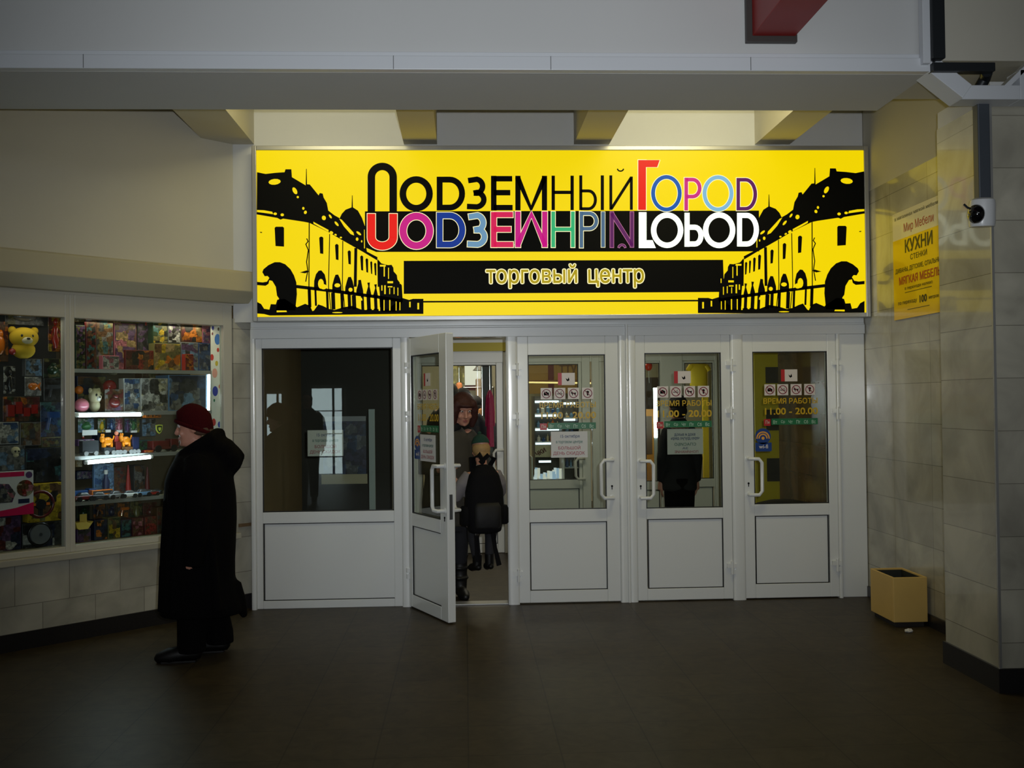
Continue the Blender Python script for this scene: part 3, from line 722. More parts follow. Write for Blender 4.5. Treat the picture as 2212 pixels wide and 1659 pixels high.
# ---- fixed glazed panel on the left
wx0, wx1, wz0, wz1 = rectY(556, 742, 869, 1309, YD)
w3 = struct(root('window_3', ((wx0+wx1)/2, YD, 0)))
g = rectY(568, 752, 850, 1104, YD); p = rectY(572, 1128, 855, 1294, YD)
leaf(w3, wx0, wx1, 0, ztr, g, p, 8.02, {})
a = rectY(665, 929, 742, 985, 8.08)
notice(a[0], a[1], a[2], a[3], 8.068, LINES1, 'small white notice behind the wide fixed pane on the left')

# ---- the three closed doors
def closed_door(nm, leafpx, gpx, ppx, hside, handle_px, kh, hinges, wifi=False):
    x0, x1, z0, z1 = rectY(*leafpx, YD); z0 = .01
    r = struct(root(nm, ((x0+x1)/2, YD, 0)))
    g = rectY(*gpx, YD); p = rectY(*ppx, YD); y = 8.0
    leaf(r, x0, x1, z0, ztr, g, p, y, {})
    h = rectY(*handle_px, y)
    xx = h[1]-.012 if hside > 0 else h[0]+.012
    pull(r, xx, h[2]+.012, h[3]-.012, y, -hside)
    k = onY(*kh, y); keyhole(r, k.x, k.z, y-.001)
    for hp in hinges: q = onY(*hp, y); hinge(r, q.x, q.z, y)
    stickers(r, g, y, wifi)
    return r, g
d2, g3 = closed_door('door_2', (1119, 742, 1336, 1303), (1141, 767, 1307, 1099), (1145, 1126, 1310, 1272), 1, (1292, 990, 1326, 1078), (1322, 1050), [(1117, 798), (1117, 905), (1120, 1243)])
d3, g4 = closed_door('door_3', (1373, 742, 1577, 1298), (1392, 763, 1556, 1096), (1398, 1119, 1559, 1268), -1, (1380, 992, 1416, 1078), (1384, 1050), [(1579, 789), (1579, 892), (1581, 1226)])
d4, g5 = closed_door('door_4', (1604, 742, 1804, 1290), (1624, 760, 1784, 1087), (1629, 1112, 1786, 1258), -1, (1613, 987, 1649, 1071), (1617, 1044), [(1808, 788), (1808, 892), (1808, 1220)], wifi=True)
a = rectY(1190, 932, 1269, 988, 8.03)
notice(a[0], a[1], a[2], a[3], 8.0225, LINES1, 'white notice with red and blue print below the weekday strip, right of the open door')
a = rectY(1440, 926, 1517, 981, 8.06)
notice(a[0], a[1], a[2], a[3], 8.034, [('вход и выход', .18, .3, .2, .78, INKB), ('через другую дверь', .33, .45, .1, .9, INKB), ('СПАСИБО', .55, .66, .2, .8, INKG), ('ЗА', .72, .8, .42, .58, INKB), ('ПОНИМАНИЕ', .85, .95, .2, .86, INKR)], 'white notice seen from its back in front of the black-clad person', mirror=True)

# ---- the open door, swung out towards the room on its left edge
hx = onY(887, 1000, 8.02).x; fe = onZ(977, 1345, 0.012)
ang = atan2(fe.y-8.02, fe.x-hx); LW = sqrt((fe.x-hx)**2+(fe.y-8.02)**2)
d1 = struct(root('door_1', (hx, 8.02, 0), rotz=ang))
lg = (.085, LW-.125, g3[2], g3[3]); lp = (.09, LW-.115, onY(1200, 1272, YD).z, onY(1200, 1126, YD).z)
leaf(d1, 0, LW, .012, ztr-.01, lg, lp, -.03, {}, local=True)
stickers(d1, lg, -.03, True, local=True)
hz = rectY(1292, 990, 1326, 1078, YD)
pull(d1, LW-.04, hz[2], hz[3], -.03, -1, local=True)
pull(d1, LW-.04, hz[2], hz[3], .03, -1, local=True, out=1)
keyhole(d1, LW-.045, hz[2]-.05, -.031, local=True)
MB().box(LW-.002, LW+.002, -.012, .012, hz[2]-.06, hz[2]+.12).build('lock_plate', STEEL, d1, local=True)
for z_ in (1.87, 1.49, .27): hinge(d1, .0, z_, -.03, local=True)
W = lg[1]-lg[0]; H = lg[3]-lg[2]
notice(lg[0]+W*.25, lg[0]+W*.78, lg[3]-H*.663, lg[3]-H*.498, -.009, LINES1, 'white notice on the glass of the open swung-out door', rotz=ang, origin=(hx, 8.02, 0))

# ================================================================== LOBBY, INNER DOORS
YI = 10.7
def ibox(px0, py0, px1, py1, t0=0, t1=.06, y=YI):
    a = rectY(px0, py0, px1, py1, y); return (a[0], a[1], y+t0, y+t1, max(0, a[2]), a[3])
ti = struct(root('trim_8', (.9, YI, 0)))
for a in ((1088, 757, 1122, 1196), (1258, 757, 1276, 1196), (1280, 757, 1296, 1196), (1380, 757, 1386, 1196), (1428, 757, 1476, 1196), (1545, 757, 1552, 1196)):
    MB().box(*ibox(*a, -.02, .07)).build('post', PVCIN, ti, bevel=.006)
MB().box(*ibox(880, 745, 1556, 782, -.01, .06)).build('head_rail', PVCIN, ti, bevel=.004)
MB().box(*ibox(1296, 775, 1380, 1196, 0, .05)).build('filler_panel', PVCIN, ti)
MB().box(*ibox(846, 745, 888, 1196, 0, .05)).build('filler_panel', PVCIN, ti)
def inner_door(nm, l, g, p, handle=None, side=1):
    x0, x1, z0, z1 = rectY(*l, YI); r = struct(root(nm, ((x0+x1)/2, YI, 0)))
    leaf(r, x0, x1, .005, z1, rectY(*g, YI), rectY(*p, YI), YI, {'pvc': PVCIN})
    if handle:
        h = rectY(*handle, YI); pull(r, h[1] if side > 0 else h[0], h[2], h[3], YI, -side, m=PVCIN)
    return r
inner_door('door_5', (888, 780, 1088, 1195), (912, 789, 1073, 1085), (915, 1105, 1075, 1176), (1058, 972, 1086, 1028))
inner_door('door_6', (1122, 780, 1258, 1195), (1136, 787, 1250, 1037), (1140, 1056, 1252, 1176), (1236, 990, 1262, 1034))
inner_door('door_7', (1386, 780, 1428, 1195), (1390, 784, 1426, 1040), (1390, 1058, 1426, 1176))
inner_door('door_8', (1476, 780, 1545, 1195), (1480, 784, 1541, 1034), (1480, 1052, 1541, 1176))
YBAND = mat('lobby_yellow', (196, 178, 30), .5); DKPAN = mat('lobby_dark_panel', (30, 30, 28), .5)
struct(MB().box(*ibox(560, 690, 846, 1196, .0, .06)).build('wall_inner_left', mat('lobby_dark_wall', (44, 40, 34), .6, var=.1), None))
struct(MB().box(*ibox(880, 660, 1560, 745, .0, .06)).build('wall_inner_top', PVCIN, None))
struct(MB().box(*ibox(1552, 660, 1632, 1196, .0, .06)).build('wall_inner_right', PVCIN, None))
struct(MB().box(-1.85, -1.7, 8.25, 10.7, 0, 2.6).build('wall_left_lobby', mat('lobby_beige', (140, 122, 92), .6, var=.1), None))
a = ibox(980, 747, 1092, 757, -.06, -.02)
tag(MB().box(-.35, a[1]+.05, a[2], a[3]+.008, a[4]-.01, a[5]+.03).build('lintel_board', YBAND), 'yellow strip board across the top of the inner door frame', 'board')
r = root('painted_column', (onY(1650, 1000, 9.9).x, 9.9, 0), 'yellow column with dark squares seen through the door farthest right', 'column')
x0, x1 = onY(1631, 900, 9.9).x, onY(1682, 900, 9.9).x
MB().box(x0, x1, 9.9, 10.1, 0, 2.5).build('column_shaft', YBAND, r)
for a, b in ((793, 828), (885, 930), (990, 1040)):
    q0 = onY(1655, b, 9.9).z; q1 = onY(1655, a, 9.9).z
    MB().box(x0+.11, x1-.0, 9.895, 9.905, q0, q1).build('dark_square', DKPAN, r)
r = root('dark_floor_mat', (x1, 9.2, 0), 'dark heap of cloth low behind the door farthest right', 'cloth')
MB().ell((x1-.1, 9.5, .52), (.34, .25, .12), 16, 8).box(x1-.45, x1+.2, 9.3, 9.7, .005, .5).build('cloth_heap', mat('dark_cloth', (26, 22, 20), .9, bump=.4, scale=12), r, smooth=60)
# blue timetable poster on the dark inner wall and the pale upright bar
a = rectY(697, 910, 790, 1046, 10.62)
r = root('blue_wall_poster', ((a[0]+a[1])/2, 10.62, a[2]), 'blue poster with pale foot strip on the dark wall behind the fixed pane', 'poster')
MB().box(a[0], a[1], 10.66, 10.69, a[2]+.1, a[3]).build('poster_sheet', printed('poster_print', [(38, 62, 120), (70, 100, 160), (120, 130, 150), (44, 70, 128), (60, 60, 110)], 9, 3.0), r)
MB().box(a[0]-.02, a[1]+.01, 10.655, 10.69, a[2], a[2]+.1).build('foot_strip', mat('poster_cream', (196, 190, 160), .5), r)
MB().box(a[0], a[1], 10.655, 10.69, a[3], a[3]+.05).build('head_strip', mat('poster_pale', (170, 176, 186), .5), r)
a = rectY(797, 884, 810, 1102, 9.6)
tag(MB().box(a[0], a[1], 9.6, 9.63, 0.0, a[3]).build('upright_rail', mat('rail_pale', (190, 205, 206), .4)), 'pale upright bar standing right of the blue poster behind glass', 'bar')

# ================================================================== RIGHT-HAND WALL: poster, bin, litter
XW = 3.204
def onW(px, py): p = onX(px, py, XW); return p.y, p.z
c = [onW(*q) for q in ((1928, 466), (2032, 419), (2039, 673), (1934, 692))]
ya = (c[0][0]+c[3][0])/2; yb_ = (c[1][0]+c[2][0])/2; zt = (c[0][1]+c[1][1])/2; zb = (c[2][1]+c[3][1])/2
PW, PH = ya-yb_, zt-zb
r = root('furniture_poster', (XW, ya, zb), 'yellow and white furniture advertising poster on the marble right wall beside the sign', 'poster', rotz=-pi/2)
# local x runs from the far edge towards the viewer, local -y faces the room
PY = mat('poster_yellow', (232, 190, 6), .35, coat=.3); PI_ = mat('poster_ink', (46, 42, 18), .5); PR = mat('poster_red', (170, 52, 30), .5)
MB().box(0, PW, -.004, .004, 0, PH*.745).build('yellow_sheet', PY, r, local=True)
MB().box(0, PW, -.004, .004, PH*.745, PH).build('white_sheet', mat('poster_white', (214, 206, 180), .35, coat=.3), r, local=True)
for t_, u0, u1, v0, v1, m_, bo in (('в магазинах мягкой мебели', .05, .95, .93, .965, PI_, .0), ('Мир Мебели', .25, .86, .775, .875, PR, .0), ('КУХНИ', .27, .83, .605, .72, PI_, .03), ('СТЕНКИ', .38, .72, .525, .575, PI_, .01),
                                 ('ДИВАНЫ, ДЕТСКИЕ, СПАЛЬНИ', .05, .97, .425, .475, PI_, .015), ('МЯГКАЯ МЕБЕЛЬ', .13, .97, .32, .39, PR, .03), ('в переходе налево', .25, .82, .255, .285, PI_, .01),
                                 ('по переходу', .1, .5, .125, .16, PI_, .02), ('100', .56, .7, .12, .18, PI_, .05), ('метров', .74, .93, .125, .155, PI_, .02)):
    MB().text(t_, PW*u0, PW*u1, PH*v0, PH*v1, -.0055, bold=bo).build('printed_line', m_, r, local=True)
for v, u0, u1 in ((.235, .25, .8), (.075, .3, .75)):
    MB().box(PW*u0, PW*u1, -.0055, -.004, PH*v, PH*v+.004).build('printed_rule', PI_, r, local=True)

bx0, bx1, by0, by1, bh = 2.945, 3.185, 6.93, 7.33, .345
r = root('litter_bin', ((bx0+bx1)/2, (by0+by1)/2, 0), 'square tan open-topped litter bin standing against the right wall', 'bin')
TAN = mat('bin_tan', (208, 172, 96), .55, var=.08, scale=6)
mb = MB(); t_ = .014; mb.box(bx0, bx1, by0, by0+t_, .035, bh).box(bx0, bx1, by1-t_, by1, .035, bh).box(bx0, bx0+t_, by0+t_, by1-t_, .035, bh).box(bx1-t_, bx1, by0+t_, by1-t_, .035, bh)
mb.build('bin_wall', TAN, r, bevel=.004)
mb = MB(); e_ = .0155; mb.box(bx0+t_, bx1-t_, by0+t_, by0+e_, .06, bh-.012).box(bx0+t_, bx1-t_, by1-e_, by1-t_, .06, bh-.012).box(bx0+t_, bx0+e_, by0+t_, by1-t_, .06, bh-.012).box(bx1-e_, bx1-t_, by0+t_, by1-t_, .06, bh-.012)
mb.build('bin_inside_shade', mat('bin_shade_dark', (30, 32, 26), .7), r)  # thin dark inner faces: the shade inside the open bin put into colour
MB().box(bx0+.02, bx1-.02, by0+.02, by1-.02, 0, .06).build('bin_foot', mat('bin_dark', (34, 28, 24), .7), r)
mb = MB(); mb.box(bx0+.015, bx1-.015, by0+.015, by1-.015, bh-.12, bh-.10)
mb.build('bin_liner', mat('bin_liner_green', (40, 58, 48), .5, bump=.5, scale=20), r)
q = onZ(1963, 1366)
mb = MB(); random.seed(4)
mb.ell((0, 0, .012), (.03, .018, .012), 12, 7); mb.v = [(x+random.uniform(-.005, .005), y+random.uniform(-.004, .004), max(0, z+random.uniform(-.004, .004))) for x, y, z in mb.v]
o = mb.build('crumpled_paper', mat('litter_white', (210, 206, 200), .7)); o.location = q
tag(o, 'scrap of white crumpled paper on the floor in front of the bin', 'litter')

# ================================================================== TOYS IN THE SHOP WINDOW
TOYN = [0]
def place(o, s, n, z):
    o.location = toyW(s, n, z); o.rotation_euler = (0, 0, pi/4)
PALS = {'red': (150, 34, 28), 'dred': (92, 24, 24), 'orange': (210, 110, 20), 'yellow': (206, 170, 30), 'dgreen': (32, 58, 34), 'green': (60, 120, 70), 'teal': (50, 104, 108), 'blue': (36, 74, 130), 'dblue': (26, 36, 70),
        'lblue': (110, 150, 190), 'purple': (92, 60, 110), 'pink': (196, 110, 130), 'hotpink': (205, 40, 110), 'white': (205, 205, 200), 'grey': (120, 120, 120), 'dgrey': (56, 58, 62), 'black': (22, 22, 24), 'brown': (98, 64, 38), 'tan': (168, 140, 90), 'cream': (205, 196, 160), 'olive': (112, 108, 60)}
def tm(c, rough=.4, coat=.0): return mat('toy_'+c+('_gloss' if coat else ''), PALS[c], rough, coat=coat)
SHELFZ = {}
def span(px, n): return rectT(px[0], px[1], px[2], px[3], n)
def carton(px, n, cols, label, depth=None, row=None, cat='box', name='toy_box', group='toy boxes in the shop window', scale=None):
    if depth is None: depth = max(.03, .192-n) if n < .2 else (.085 if n < .3 else .11)
    s0, s1, z0, z1 = span(px, n)
    if row is not None: z0 = SHELFZ[row]
    if z1-z0 < .02: z1 = z0+.02
    W, H = s1-s0, z1-z0; TOYN[0] += 1
    r = root(name, (0, 0, 0), label, cat, group=group); place(r, (s0+s1)/2, n, z0)
    side = tm(cols[0], .45)
    MB().box(-W/2, W/2, .001, depth, 0, H).build('carton', side, r, bevel=.003, local=True)
    pm = printed('print_%d' % TOYN[0], [PALS[c] for c in cols[1:]] or [PALS[cols[0]]], scale or 3.4/max(.05, min(W, H)), TOYN[0]*1.7)
    MB().box(-W/2+.004, W/2-.004, -.002, .001, .004, H-.004).build('printed_front', pm, r, local=True)
    return r
def blister(px, n, card, toy, label, kind='lump', row=None, depth=.03, name='toy_pack', cat='toy pack', group='toy packs in the shop window'):
    s0, s1, z0, z1 = span(px, n)
    if row is not None: z0 = SHELFZ[row]
    W, H = s1-s0, z1-z0; TOYN[0] += 1
    r = root(name, (0, 0, 0), label, cat, group=group); place(r, (s0+s1)/2, n, z0)
    pm = printed('card_%d' % TOYN[0], [PALS[c] for c in card], 3.6/max(.05, min(W, H)), TOYN[0]*2.3)
    MB().box(-W/2, W/2, .0, .008, 0, H).build('backing_card', pm, r, bevel=.002, local=True)
    mb = MB(); tmat = tm(toy, .3, .4); d = min(W, H)*.28
    if kind == 'lump':
        mb.ell((0, -.002, H*.42), (W*.3, d, H*.26)); mb.ell((W*.05, -.002, H*.68), (W*.16, d*.8, H*.12))
    elif kind == 'doll':
        mb.stack([(H*.08, W*.12, -d, d*.2), (H*.3, W*.3, -d, d*.3), (H*.45, W*.14, -d*.7, d*.2), (H*.62, W*.2, -d*.7, d*.2), (H*.66, W*.08, -d*.5, d*.2)], 14); mb.ell((0, -d*.3, H*.76), (W*.15, d*.6, H*.1))
        mb.tube([(W*.18, -d*.4, H*.6), (W*.3, -d*.6, H*.45), (W*.34, -d*.6, H*.32)], W*.04, 6).tube([(-W*.18, -d*.4, H*.6), (-W*.3, -d*.6, H*.45), (-W*.34, -d*.6, H*.32)], W*.04, 6)
    elif kind == 'gun':
        mb.box(-W*.3, W*.32, -d, -.001, H*.55, H*.72); mb.tube([(-W*.14, -d*.5, H*.56), (-W*.26, -d*.5, H*.2)], W*.09, 8); mb.tube([(W*.3, -d*.5, H*.64), (W*.46, -d*.5, H*.64)], W*.05, 8)
    elif kind == 'wheel':
        mb.lathe([(.02, -d*.6), (W*.3, -d), (W*.42, -d*.6), (W*.42, 0), (.02, 0)], (0, 0, H*.5), 20, axis='y')
    elif kind == 'fish':
        mb.ell((-W*.05, -d*.4, H*.5), (W*.3, d*.6, H*.2)); mb.prism([(W*.15, H*.5), (W*.4, H*.72), (W*.34, H*.5), (W*.4, H*.28)], -d*.5, -d*.2)
    elif kind == 'blocks':
        for k in range(4): mb.box(-W*.42+W*.21*k, -W*.42+W*.21*k+W*.18, -d*.7, 0, H*(.2+.1*(k % 2)), H*(.55+.12*((k+1) % 3)))
    mb.build('packed_toy', tmat, r, smooth=50, local=True)
    return r
def ballt(px, n, c, label, row=None, name='toy_ball', cat='ball', cap='white'):
    s0, s1, z0, z1 = span(px, n); rr = ((s1-s0)+(z1-z0))/4
    z0 = SHELFZ[row] if row is not None else z0
    r = root(name, (0, 0, 0), label, cat, group='toy balls in the shop window'); place(r, (s0+s1)/2, n+rr, z0)
    MB().ell((0, 0, rr), rr, 24, 16).build('ball_skin', tm(c, .18, .6), r, smooth=80, local=True)
    MB().lathe([(.001, 0), (.006, 0), (.006, .004), (.001, .005)], (0, 0, rr*2-.003), 10).build('valve', tm(cap), r, local=True)
def plush(px, n, c, face, label, row=None, mane=None):
    s0, s1, z0, z1 = span(px, n); z0 = SHELFZ[row] if row is not None else z0
    W, H = s1-s0, z1-z0; r = root('plush_toy', (0, 0, 0), label, 'plush toy', group='plush toys in the shop window'); place(r, (s0+s1)/2, n+.07, z0)
    MB().ell((0, 0, H*.28), (W*.36, .06, H*.28)).ell((0, -.01, H*.66), (W*.44, .065, H*.32), 20, 14).build('plush_body', tm(c, .9), r, smooth=80, local=True)
    for sx in (-1, 1):
        MB().ell((sx*W*.34, 0, H*.88), (W*.12, .025, H*.12)).build('ear', tm(c, .9), r, smooth=80, local=True)
        MB().ell((sx*W*.16, -.066, H*.7), (.009, .006, .011)).build('eye', tm('black', .2), r, smooth=80, local=True)
    MB().ell((0, -.066, H*.56), (W*.17, .022, H*.11)).build('muzzle', tm(face, .9), r, smooth=80, local=True)
    MB().ell((0, -.087, H*.61), (W*.06, .008, H*.035)).build('nose', tm('black', .3), r, smooth=80, local=True)
def car(s, n, z, L, c, label, kind='car', yaw=0.0, row=None, name=None):
    z = SHELFZ[row] if row is not None else z; L *= 1.12
    r = root(name or 'toy_'+kind, (0, 0, 0), label, 'toy '+kind, group='toy vehicles on the shelves' if kind != 'car' else 'toy cars on the car shelf'); place(r, s, n, z); r.rotation_euler = (0, 0, pi/4+yaw)
    h = L*.5; w_ = L*.4
    wr = L*.125
    if kind == 'car':
        b = MB().stack([(wr*.7, L*.5, -w_/2, w_/2), (wr*1.6, L*.5, -w_/2, w_/2), (wr*2.2, L*.47, -w_/2*.95, w_/2*.95)], 20, pw=5)
        cb = MB().stack([(wr*2.15, L*.3, -w_/2*.85, w_/2*.85), (wr*3.3, L*.19, -w_/2*.7, w_/2*.7), (wr*3.4, L*.15, -w_/2*.6, w_/2*.6)], 20, pw=5)
    elif kind == 'bus':
        b = MB().box(-L*.5, L*.5, -w_/2, w_/2, wr*.7, wr*3.6); cb = MB().box(-L*.46, L*.46, -w_/2-.001, w_/2+.001, wr*2.2, wr*3.2)
    else:
        b = MB().box(-L*.5, L*.5, -w_/2, w_/2, wr*.8, wr*1.4).box(-L*.5, L*.12, -w_/2, w_/2, wr*1.4, wr*3.2).box(L*.18, L*.5, -w_/2, w_/2, wr*1.4, wr*3.6); cb = MB().box(L*.3, L*.502, -w_/2*.9, w_/2*.9, wr*2.4, wr*3.3)
    b.build('body', tm(c, .2, .6), r, bevel=.003, smooth=50, local=True)
    cb.build('windows', tm('dgrey', .1, .6), r, smooth=50, local=True)
    for sx in (-.3, .3):
        for sy in (-1, 1):
            MB().lathe([(.001, -.006), (wr, -.006), (wr, .006), (.001, .006)], (sx*L, sy*w_/2, wr), 14, axis='y').build('wheel', tm('black', .6), r, local=True)

# shelves of the right-hand window
SHN0 = .112
def shelf(row, px, py, label, s0=None, s1=None, n0=SHN0, n1=.555, m=None, th=.014):
    z = toy(px, py, n0)[1]; SHELFZ[row] = z+.0005
    a, b = (SM1-.02 if s0 is None else s0), (-.24 if s1 is None else s1)
    r = root('display_shelf', toyW((a+b)/2, n0, z), label, 'shelf', rotz=pi/4, group='display shelves of the right shop window')
    MB().box(-(b-a)/2, (b-a)/2, 0, n1-n0, -th, 0).build('board', m or mat('shelf_board', (170, 162, 140), .4), r, bevel=.002, local=True)
    MB().box(-(b-a)/2, (b-a)/2, -.003, 0, -th-.012, 0.001).build('edge_strip', ALU, r, local=True)
shelf(1, 310, 799, 'top shelf of the right shop window under the tall doll boxes')
shelf(2, 310, 889, 'second shelf of the right shop window just over the upper tube lamp')
shelf(3, 310, 979, 'third shelf of the right shop window carrying the toy train')
shelf(4, 310, 1073, 'lowest shelf of the right shop window carrying silver toy cars')
SHELFZ[5] = ZB-.0045
# tube lamps
def tube_lamp(pa, pb, n, label, tr=.0135):
    a, b = toy(*pa, n), toy(*pb, n); A_, B_ = toyW(a[0], n, a[1]), toyW(b[0], n, b[1])
    r = root('tube_lamp', (A_+B_)/2, label, 'lamp', group='tube lamps of the shop window')
    MB().tube([A_, B_], tr, 14).build('glowing_tube', mat('tube_light', (226, 246, 255), .4, emit=27.0), r, smooth=60)
    d = (B_-A_).normalized()
    for p, q in ((A_-d*.014, A_+d*.004), (B_-d*.004, B_+d*.014)):
        MB().tube([p, q], tr+.001, 12).build('end_cap', WHITE, r, smooth=40)
    o = Vector((-.707, .707, 0))*.024
    MB().tube([A_+o*.9, B_+o*.9], .014, 8).build('batten', WHITE, r)
tube_lamp((168, 897), (304, 895), .058, 'bright fluorescent tube in the right shop window, the upper of the two')
tube_lamp((452, 808), (451, 960), .25, 'thin upright fluorescent tube at the right end of the display beside the dotted panel', .007)
tube_lamp((187, 999), (325, 987), .058, 'bright tilted fluorescent tube over the toy cars, the lower of the two')

# right panel of the case with coloured dots
PA = toyW(SR-.008, .045, ZB); _s = toy(456, 900, .115)[0]; PB = toyW(_s, .115, ZB); PV = PB-PA; PL = PV.length
prz = atan2(-PV.x, PV.y)
r = root('dotted_panel', PA, 'tall white end panel with coloured dots at the right of the shop window', 'panel', rotz=prz)
mb = MB(); mb.box(0, .012, 0, PL, 0, ZT-ZB, 0)
PY_ = PV.normalized(); PNRM = Vector((PY_.y, -PY_.x, 0))
def dotpos(px, py):
    d = ray(px, py); t_ = (PA-EYE).dot(PNRM)/d.dot(PNRM); q = EYE+d*t_-PA
    return q.dot(PY_), q.z
DOT = [((462, 690), 5, 'red'), ((472, 692), 4, 'black'), ((460, 709), 5, 'dblue'), ((472, 711), 4, 'dgrey'), ((459, 721), 3.5, 'dred'), ((470, 733), 12.5, 'blue'), ((471, 756), 5, 'red'), ((458, 772), 7.5, 'red'), ((468, 785), 6, 'yellow'),
       ((464, 806), 11, 'pink'), ((465, 845), 11.5, 'dblue'), ((475, 835), 5, 'orange'), ((463, 865), 3.5, 'green'), ((462, 912), 8.5, 'red'), ((474, 917), 7, 'dblue'), ((466, 950), 8, 'yellow'), ((472, 990), 8, 'green'), ((462, 1030), 9, 'blue'), ((470, 1075), 9, 'orange'), ((464, 1120), 8, 'red')]
for (px, py), rad, col in DOT:
    ny, z_ = dotpos(px, py); rr = rad*.0034; col2 = {'red': (196, 40, 30), 'blue': (10, 110, 190), 'dblue': (50, 60, 160), 'green': (20, 110, 70), 'pink': (226, 160, 140)}.get(col, PALS[col])
    k = {'red': 1, 'blue': 2, 'dblue': 3, 'green': 4, 'pink': 5, 'yellow': 6, 'orange': 7, 'black': 8, 'dgrey': 9, 'dred': 10}[col]
    mb.add([(-.0008, min(PL, max(0, ny+rr*.62*cos(2*pi*i/16))), z_+rr*sin(2*pi*i/16)) for i in range(16)], [tuple(range(16))[::-1]], k)
mb.build('panel_board', [mat('panel_white', (226, 224, 210), .4)]+[mat('dot_'+c, v, .4) for c, v in (('red', (196, 40, 30)), ('blue', (10, 110, 190)), ('dblue', (50, 60, 160)), ('green', (20, 110, 70)), ('pink', (226, 160, 140)), ('yellow', (206, 180, 30)), ('orange', (220, 110, 60)), ('black', (26, 26, 26)), ('dgrey', (70, 66, 66)), ('dred', (120, 50, 60)))], r, local=True)

c6 = lambda X0, Y0, X1, Y1: (150+X0/5.926, 640+Y0/5.926, 150+X1/5.926, 640+Y1/5.926)
c5 = lambda X0, Y0, X1, Y1: (150+X0/5.352, 880+Y0/5.352, 150+X1/5.352, 880+Y1/5.352)
# --- top row, standing on shelf 1 (front ones), others stacked behind
carton(c6(720, 690, 1080, 880), .16, ['dred', 'dred', 'brown', 'orange', 'black', 'red'], 'dark red toy car box with an orange car, front middle of the top shelf', row=1)
carton(c6(215, 310, 340, 870), .18, ['dred', 'brown', 'dred', 'teal', 'black'], 'tall dark red toy box near the left end of the top shelf', row=1)
carton(c6(340, 310, 560, 870), .2, ['brown', 'grey', 'teal', 'brown', 'olive', 'dgrey'], 'tall brown and teal doll box beside the tall dark red one', row=1)
carton(c6(80, 370, 205, 870), .17, ['dgreen', 'dgreen', 'black', 'olive', 'purple'], 'tall dark green pack at the far left of the top shelf', row=1)
carton(c6(425, 760, 640, 872), .13, ['pink', 'pink', 'white', 'grey'], 'low pale pink box lying at the front of the top shelf', row=1, depth=.06)
carton(c6(575, 350, 860, 875), .3, ['pink', 'brown', 'pink', 'purple', 'tan', 'brown'], 'pinkish brown doll box behind the dark red car box', row=1)
carton(c6(870, 350, 1060, 875), .3, ['black', 'black', 'dgrey', 'purple', 'black'], 'black figure box behind the dark red car box', row=1)
carton(c6(1085, 605, 1425, 878), .2, ['olive', 'yellow', 'orange', 'tan', 'olive', 'brown'], 'yellow and orange puzzle box on the right of the top shelf', row=1)
carton(c6(1480, 740, 1590, 880), .13, ['red', 'red', 'dred', 'orange'], 'small red box standing in front on the right of the top shelf', row=1, depth=.05)
carton(c6(1430, 590, 1650, 880), .2, ['grey', 'grey', 'lblue', 'dgrey', 'purple'], 'grey blue game box right of the yellow puzzle box', row=1)
carton(c6(1655, 600, 1805, 880), .2, ['blue', 'blue', 'dblue', 'grey'], 'blue game box at the right end of the top shelf', row=1)
zt_ = lambda r_: None
carton(c6(1070, 250, 1262, 603), .22, ['dgreen', 'dgreen', 'olive', 'teal', 'yellow', 'black'], 'dark green box stacked on the yellow puzzle box')
carton(c6(1265, 280, 1425, 603), .22, ['grey', 'purple', 'grey', 'black', 'white'], 'grey and purple box stacked next to the dark green one')
carton(c6(1430, 280, 1700, 588), .22, ['brown', 'brown', 'orange', 'dred', 'tan', 'black'], 'brown box with golden picture stacked high on the right')
carton(c6(1703, 382, 1805, 598), .22, ['pink', 'grey', 'pink', 'purple'], 'small faded pink box on top of the blue game box')
carton(c6(1655, 237, 1803, 376), .2, ['cream', 'cream', 'white'], 'blank white carton in the top right corner of the shop window')
carton(c6(290, 150, 560, 306), .28, ['brown', 'brown', 'orange', 'brown', 'tan'], 'long orange brown box on top of the tall dark boxes')
carton(c6(570, 150, 660, 345), .3, ['tan', 'tan', 'yellow', 'orange'], 'narrow yellowish box high up left of the red balloon')
carton(c6(668, 190, 900, 345), .34, ['olive', 'olive', 'brown', 'yellow'], 'olive brown box high up behind the red balloon')
carton(c6(75, 100, 130, 330), .3, ['tan', 'tan', 'cream'], 'narrow tan box at the top left of the right window')
carton(c6(137, 125, 236, 330), .32, ['olive', 'olive', 'tan'], 'olive box second from the left at the very top')
s0, s1, z0, z1 = span(c6(246, 150, 284, 308), .24)
r = root('white_bottle', (0, 0, 0), 'small white bottle standing high between two brown boxes', 'bottle'); place(r, (s0+s1)/2, .26, z0)
MB().lathe([(.001, 0), (.02, 0), (.02, (z1-z0)*.75), (.01, (z1-z0)*.82), (.01, (z1-z0)*.86)], n=16).build('bottle_body', tm('white'), r, smooth=50, local=True)
MB().lathe([(.001, 0), (.013, 0), (.013, (z1-z0)*.14), (.001, (z1-z0)*.14)], (0, 0, (z1-z0)*.86), 14).build('cap', tm('grey'), r, local=True)
s0, s1, z0, z1 = span(c6(940, 210, 1052, 350), .2)
r = root('red_balloon', (0, 0, 0), 'shiny orange red balloon near the top of the right window', 'balloon'); place(r, (s0+s1)/2, .22, z0)
h = z1-z0; MB().lathe([(.002, 0), (.006, h*.06), (h*.2, h*.22), (h*.42, h*.5), (h*.46, h*.68), (h*.36, h*.9), (h*.15, h*.99), (.001, h)], n=20).build('balloon_skin', mat('toy_balloon', (214, 50, 20), .15, coat=.8), r, smooth=80, local=True)
MB().lathe([(.001, 0), (.008, 0), (.002, .012)], (0, 0, -.01), 10).build('knot', tm('red'), r, local=True)
